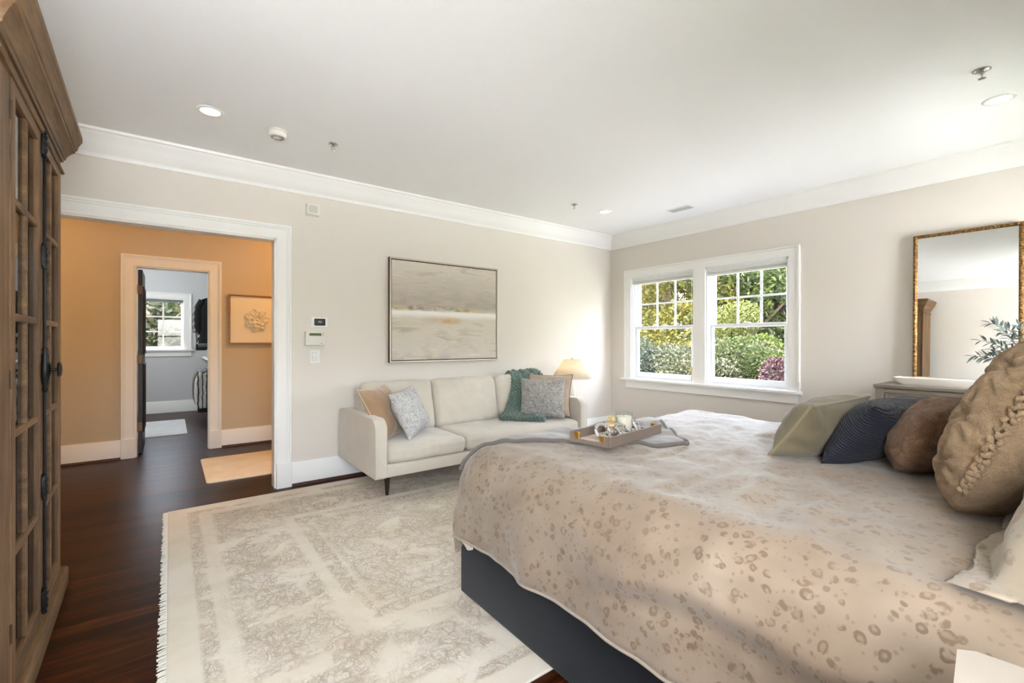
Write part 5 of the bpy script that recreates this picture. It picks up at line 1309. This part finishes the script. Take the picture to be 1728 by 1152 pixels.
LP = leaf_mat('leaf_purple', [S(60, 30, 40), S(100, 56, 66), S(140, 92, 100), S(190, 150, 154)], 0.3)
def polar(deg, dx): return (-4.87+dx, -4.19+dx*math.tan(math.radians(deg)))
x, y = polar(34.2, 17); tree('yellow_tree', 'tall yellow-green tree beyond the window nearer the sofa', 'tree', x, y, crown_blobs(1, 4.4, 2.6, 2.6, 16, 0.45), 22000, 0.085, LY_, 1, 0.16, 9)
x, y = polar(39.5, 18); tree('yellow_tree', 'yellow-green tree at the edge of the window toward the sofa', 'tree', x, y, crown_blobs(2, 4.4, 2.6, 2.6, 12, 0.5), 9000, 0.12, LY_, 2, 0.16, 7)
x, y = polar(30.0, 19); tree('green_tree', 'leafy green tree seen behind the middle mullion', 'tree', x, y, crown_blobs(3, 4.6, 2.4, 2.8, 12, 0.5), 9000, 0.12, LG, 3, 0.16, 7)
x, y = polar(28.3, 24); tree('conifer', 'dark blue-green conifer at the upper edge of the window nearer the mirror', 'tree', x, y, [((0, 0, 1.2+0.75*k), (1.9-0.16*k, 1.9-0.16*k, 0.55)) for k in range(11)], 9000, 0.12, LB, 4, 0.14, 0, droop=0.6)
x, y = polar(25.0, 20); tree('green_tree', 'tall green broadleaf tree high in the window nearer the mirror', 'tree', x, y, crown_blobs(5, 6.0, 2.6, 2.2, 14, 0.42), 18000, 0.10, LG, 5, 0.16, 9)
x, y = polar(22.6, 24); tree('conifer', 'broad dark evergreen behind the purple shrub', 'tree', x, y, crown_blobs(6, 2.6, 2.0, 2.2, 12, 0.5), 12000, 0.10, LB, 6, 0.15, 0)
x, y = polar(27.3, 15); tree('young_tree', 'low bright yellow-green tree in the window nearer the mirror', 'tree', x, y, crown_blobs(7, 2.0, 1.2, 1.2, 10, 0.5), 10000, 0.06, leaf_mat('leaf_bright_lime', [S(110, 124, 44), S(168, 178, 80), S(206, 206, 120)]), 7, 0.07, 6)
x, y = polar(23.0, 15.5); tree('young_tree', 'bright green young tree above the purple shrub', 'tree', x, y, crown_blobs(8, 1.5, 1.1, 0.9, 9, 0.5), 9000, 0.06, leaf_mat('leaf_bright_green', [S(74, 98, 30), S(128, 156, 52), S(170, 186, 80)]), 8, 0.07, 6)
hs_list = [('evergreen_shrub', 'dark evergreen shrub low in the window nearer the sofa', 36.5, 10.2, LD, 1.15, 1.05, 21), ('evergreen_shrub', 'grey-green shrub beside the dark evergreen shrub', 32.2, 10.0, LO, 1.05, 1.05, 22), ('evergreen_shrub', 'olive green shrub low in the middle of the window nearer the mirror', 27.6, 10.2, LO, 1.05, 1.1, 23),
           ('evergreen_shrub', 'mottled green shrub next to the purple shrub', 24.6, 10.8, LG, 0.95, 0.95, 24), ('purple_shrub', 'purple-red shrub at the lower corner of the window toward the mirror', 20.4, 9.7, LP, 0.55, 0.80, 25), ('evergreen_shrub', 'dark shrub at the far end of the row by the sofa corner', 41.5, 10.4, LD, 1.1, 1.0, 26)]
for nm, lb, dg, dx, m, r, rz, sd_ in hs_list:
    x, y = polar(dg, dx); tree(nm, lb, 'shrub', x, y, crown_blobs(sd_, 1.02, r, rz, 12, 0.52), 17000, 0.038, m, sd_, 0.04, 6)
for k, (dg, lb) in enumerate(((42, 'distant dark tree seen past the sofa corner'), (35.5, 'distant dark tree behind the yellow-green tree'), (29.3, 'distant dark tree behind the conifer'), (24.0, 'distant dark tree behind the tall broadleaf tree'), (18, 'distant dark tree toward the mirror side'))):
    x, y = polar(dg, 34); tree('distant_tree', lb, 'tree', x, y, crown_blobs(40+k, 4.2, 2.6, 3.4, 14, 0.5), 8000, 0.20, LD, 40+k, 0.2, 4, 'distant trees')
tree('sky_blocker_tree', 'unseen green tree added past the mirror side to block sky light, the nearer one', 'tree', 7.2, -5.2, crown_blobs(71, 4.0, 2.6, 3.0, 12, 0.5), 6000, 0.15, LG, 71, 0.2, 6)  # three trees added out of view to cut sky light on the sofa wall
tree('sky_blocker_tree', 'unseen green tree added past the mirror side to block sky light, the further one', 'tree', 8.5, -11.0, crown_blobs(72, 4.0, 2.8, 3.0, 12, 0.5), 6000, 0.15, LG, 72, 0.2, 6)
tree('sky_blocker_tree', 'unseen rounded tree added just outside past the mirror side to block sky light', 'tree', 5.9, -2.9, crown_blobs(73, 3.2, 1.6, 2.4, 10, 0.5), 5000, 0.12, LG, 73, 0.14, 5)
# power line
tag(obj('utility_wire', tube(BM(), curve_smooth([(21, 30, 3.4), (18, 12, 2.15), (16, 2.5, 1.85), (14, -12, 3.2)], 8), 0.018, 6), plain('wire_grey', S(170, 172, 174), 0.5)), 'pale utility wire crossing behind the shrubs', 'wire')
for k, (x, y, lb) in enumerate(((21, 30, 'wooden utility pole far past the yellow-green tree'), (14, -12, 'wooden utility pole out past the mirror side'))):
    tag(obj('utility_pole', tube(BM(), [(x, y, GZ), (x, y, 4.5)], 0.13, 10), M_bark), lb, 'pole')
# tree outside the closet window
tree('magnolia_tree', 'broad-leaved tree close outside the closet window', 'tree', -5.0, 8.6, crown_blobs(60, 2.5, 1.7, 1.5, 16, 0.42), 5200, 0.10, leaf_mat('leaf_magnolia', [S(30, 50, 34), S(74, 92, 56), S(120, 134, 88), S(150, 120, 84)], 0.3), 60, 0.10, 8)
tree('garden_tree', 'pale green tree behind the one outside the closet window', 'tree', -4.4, 13.5, crown_blobs(61, 2.6, 2.6, 1.8, 14, 0.45), 6000, 0.13, LG, 61, 0.14, 7)
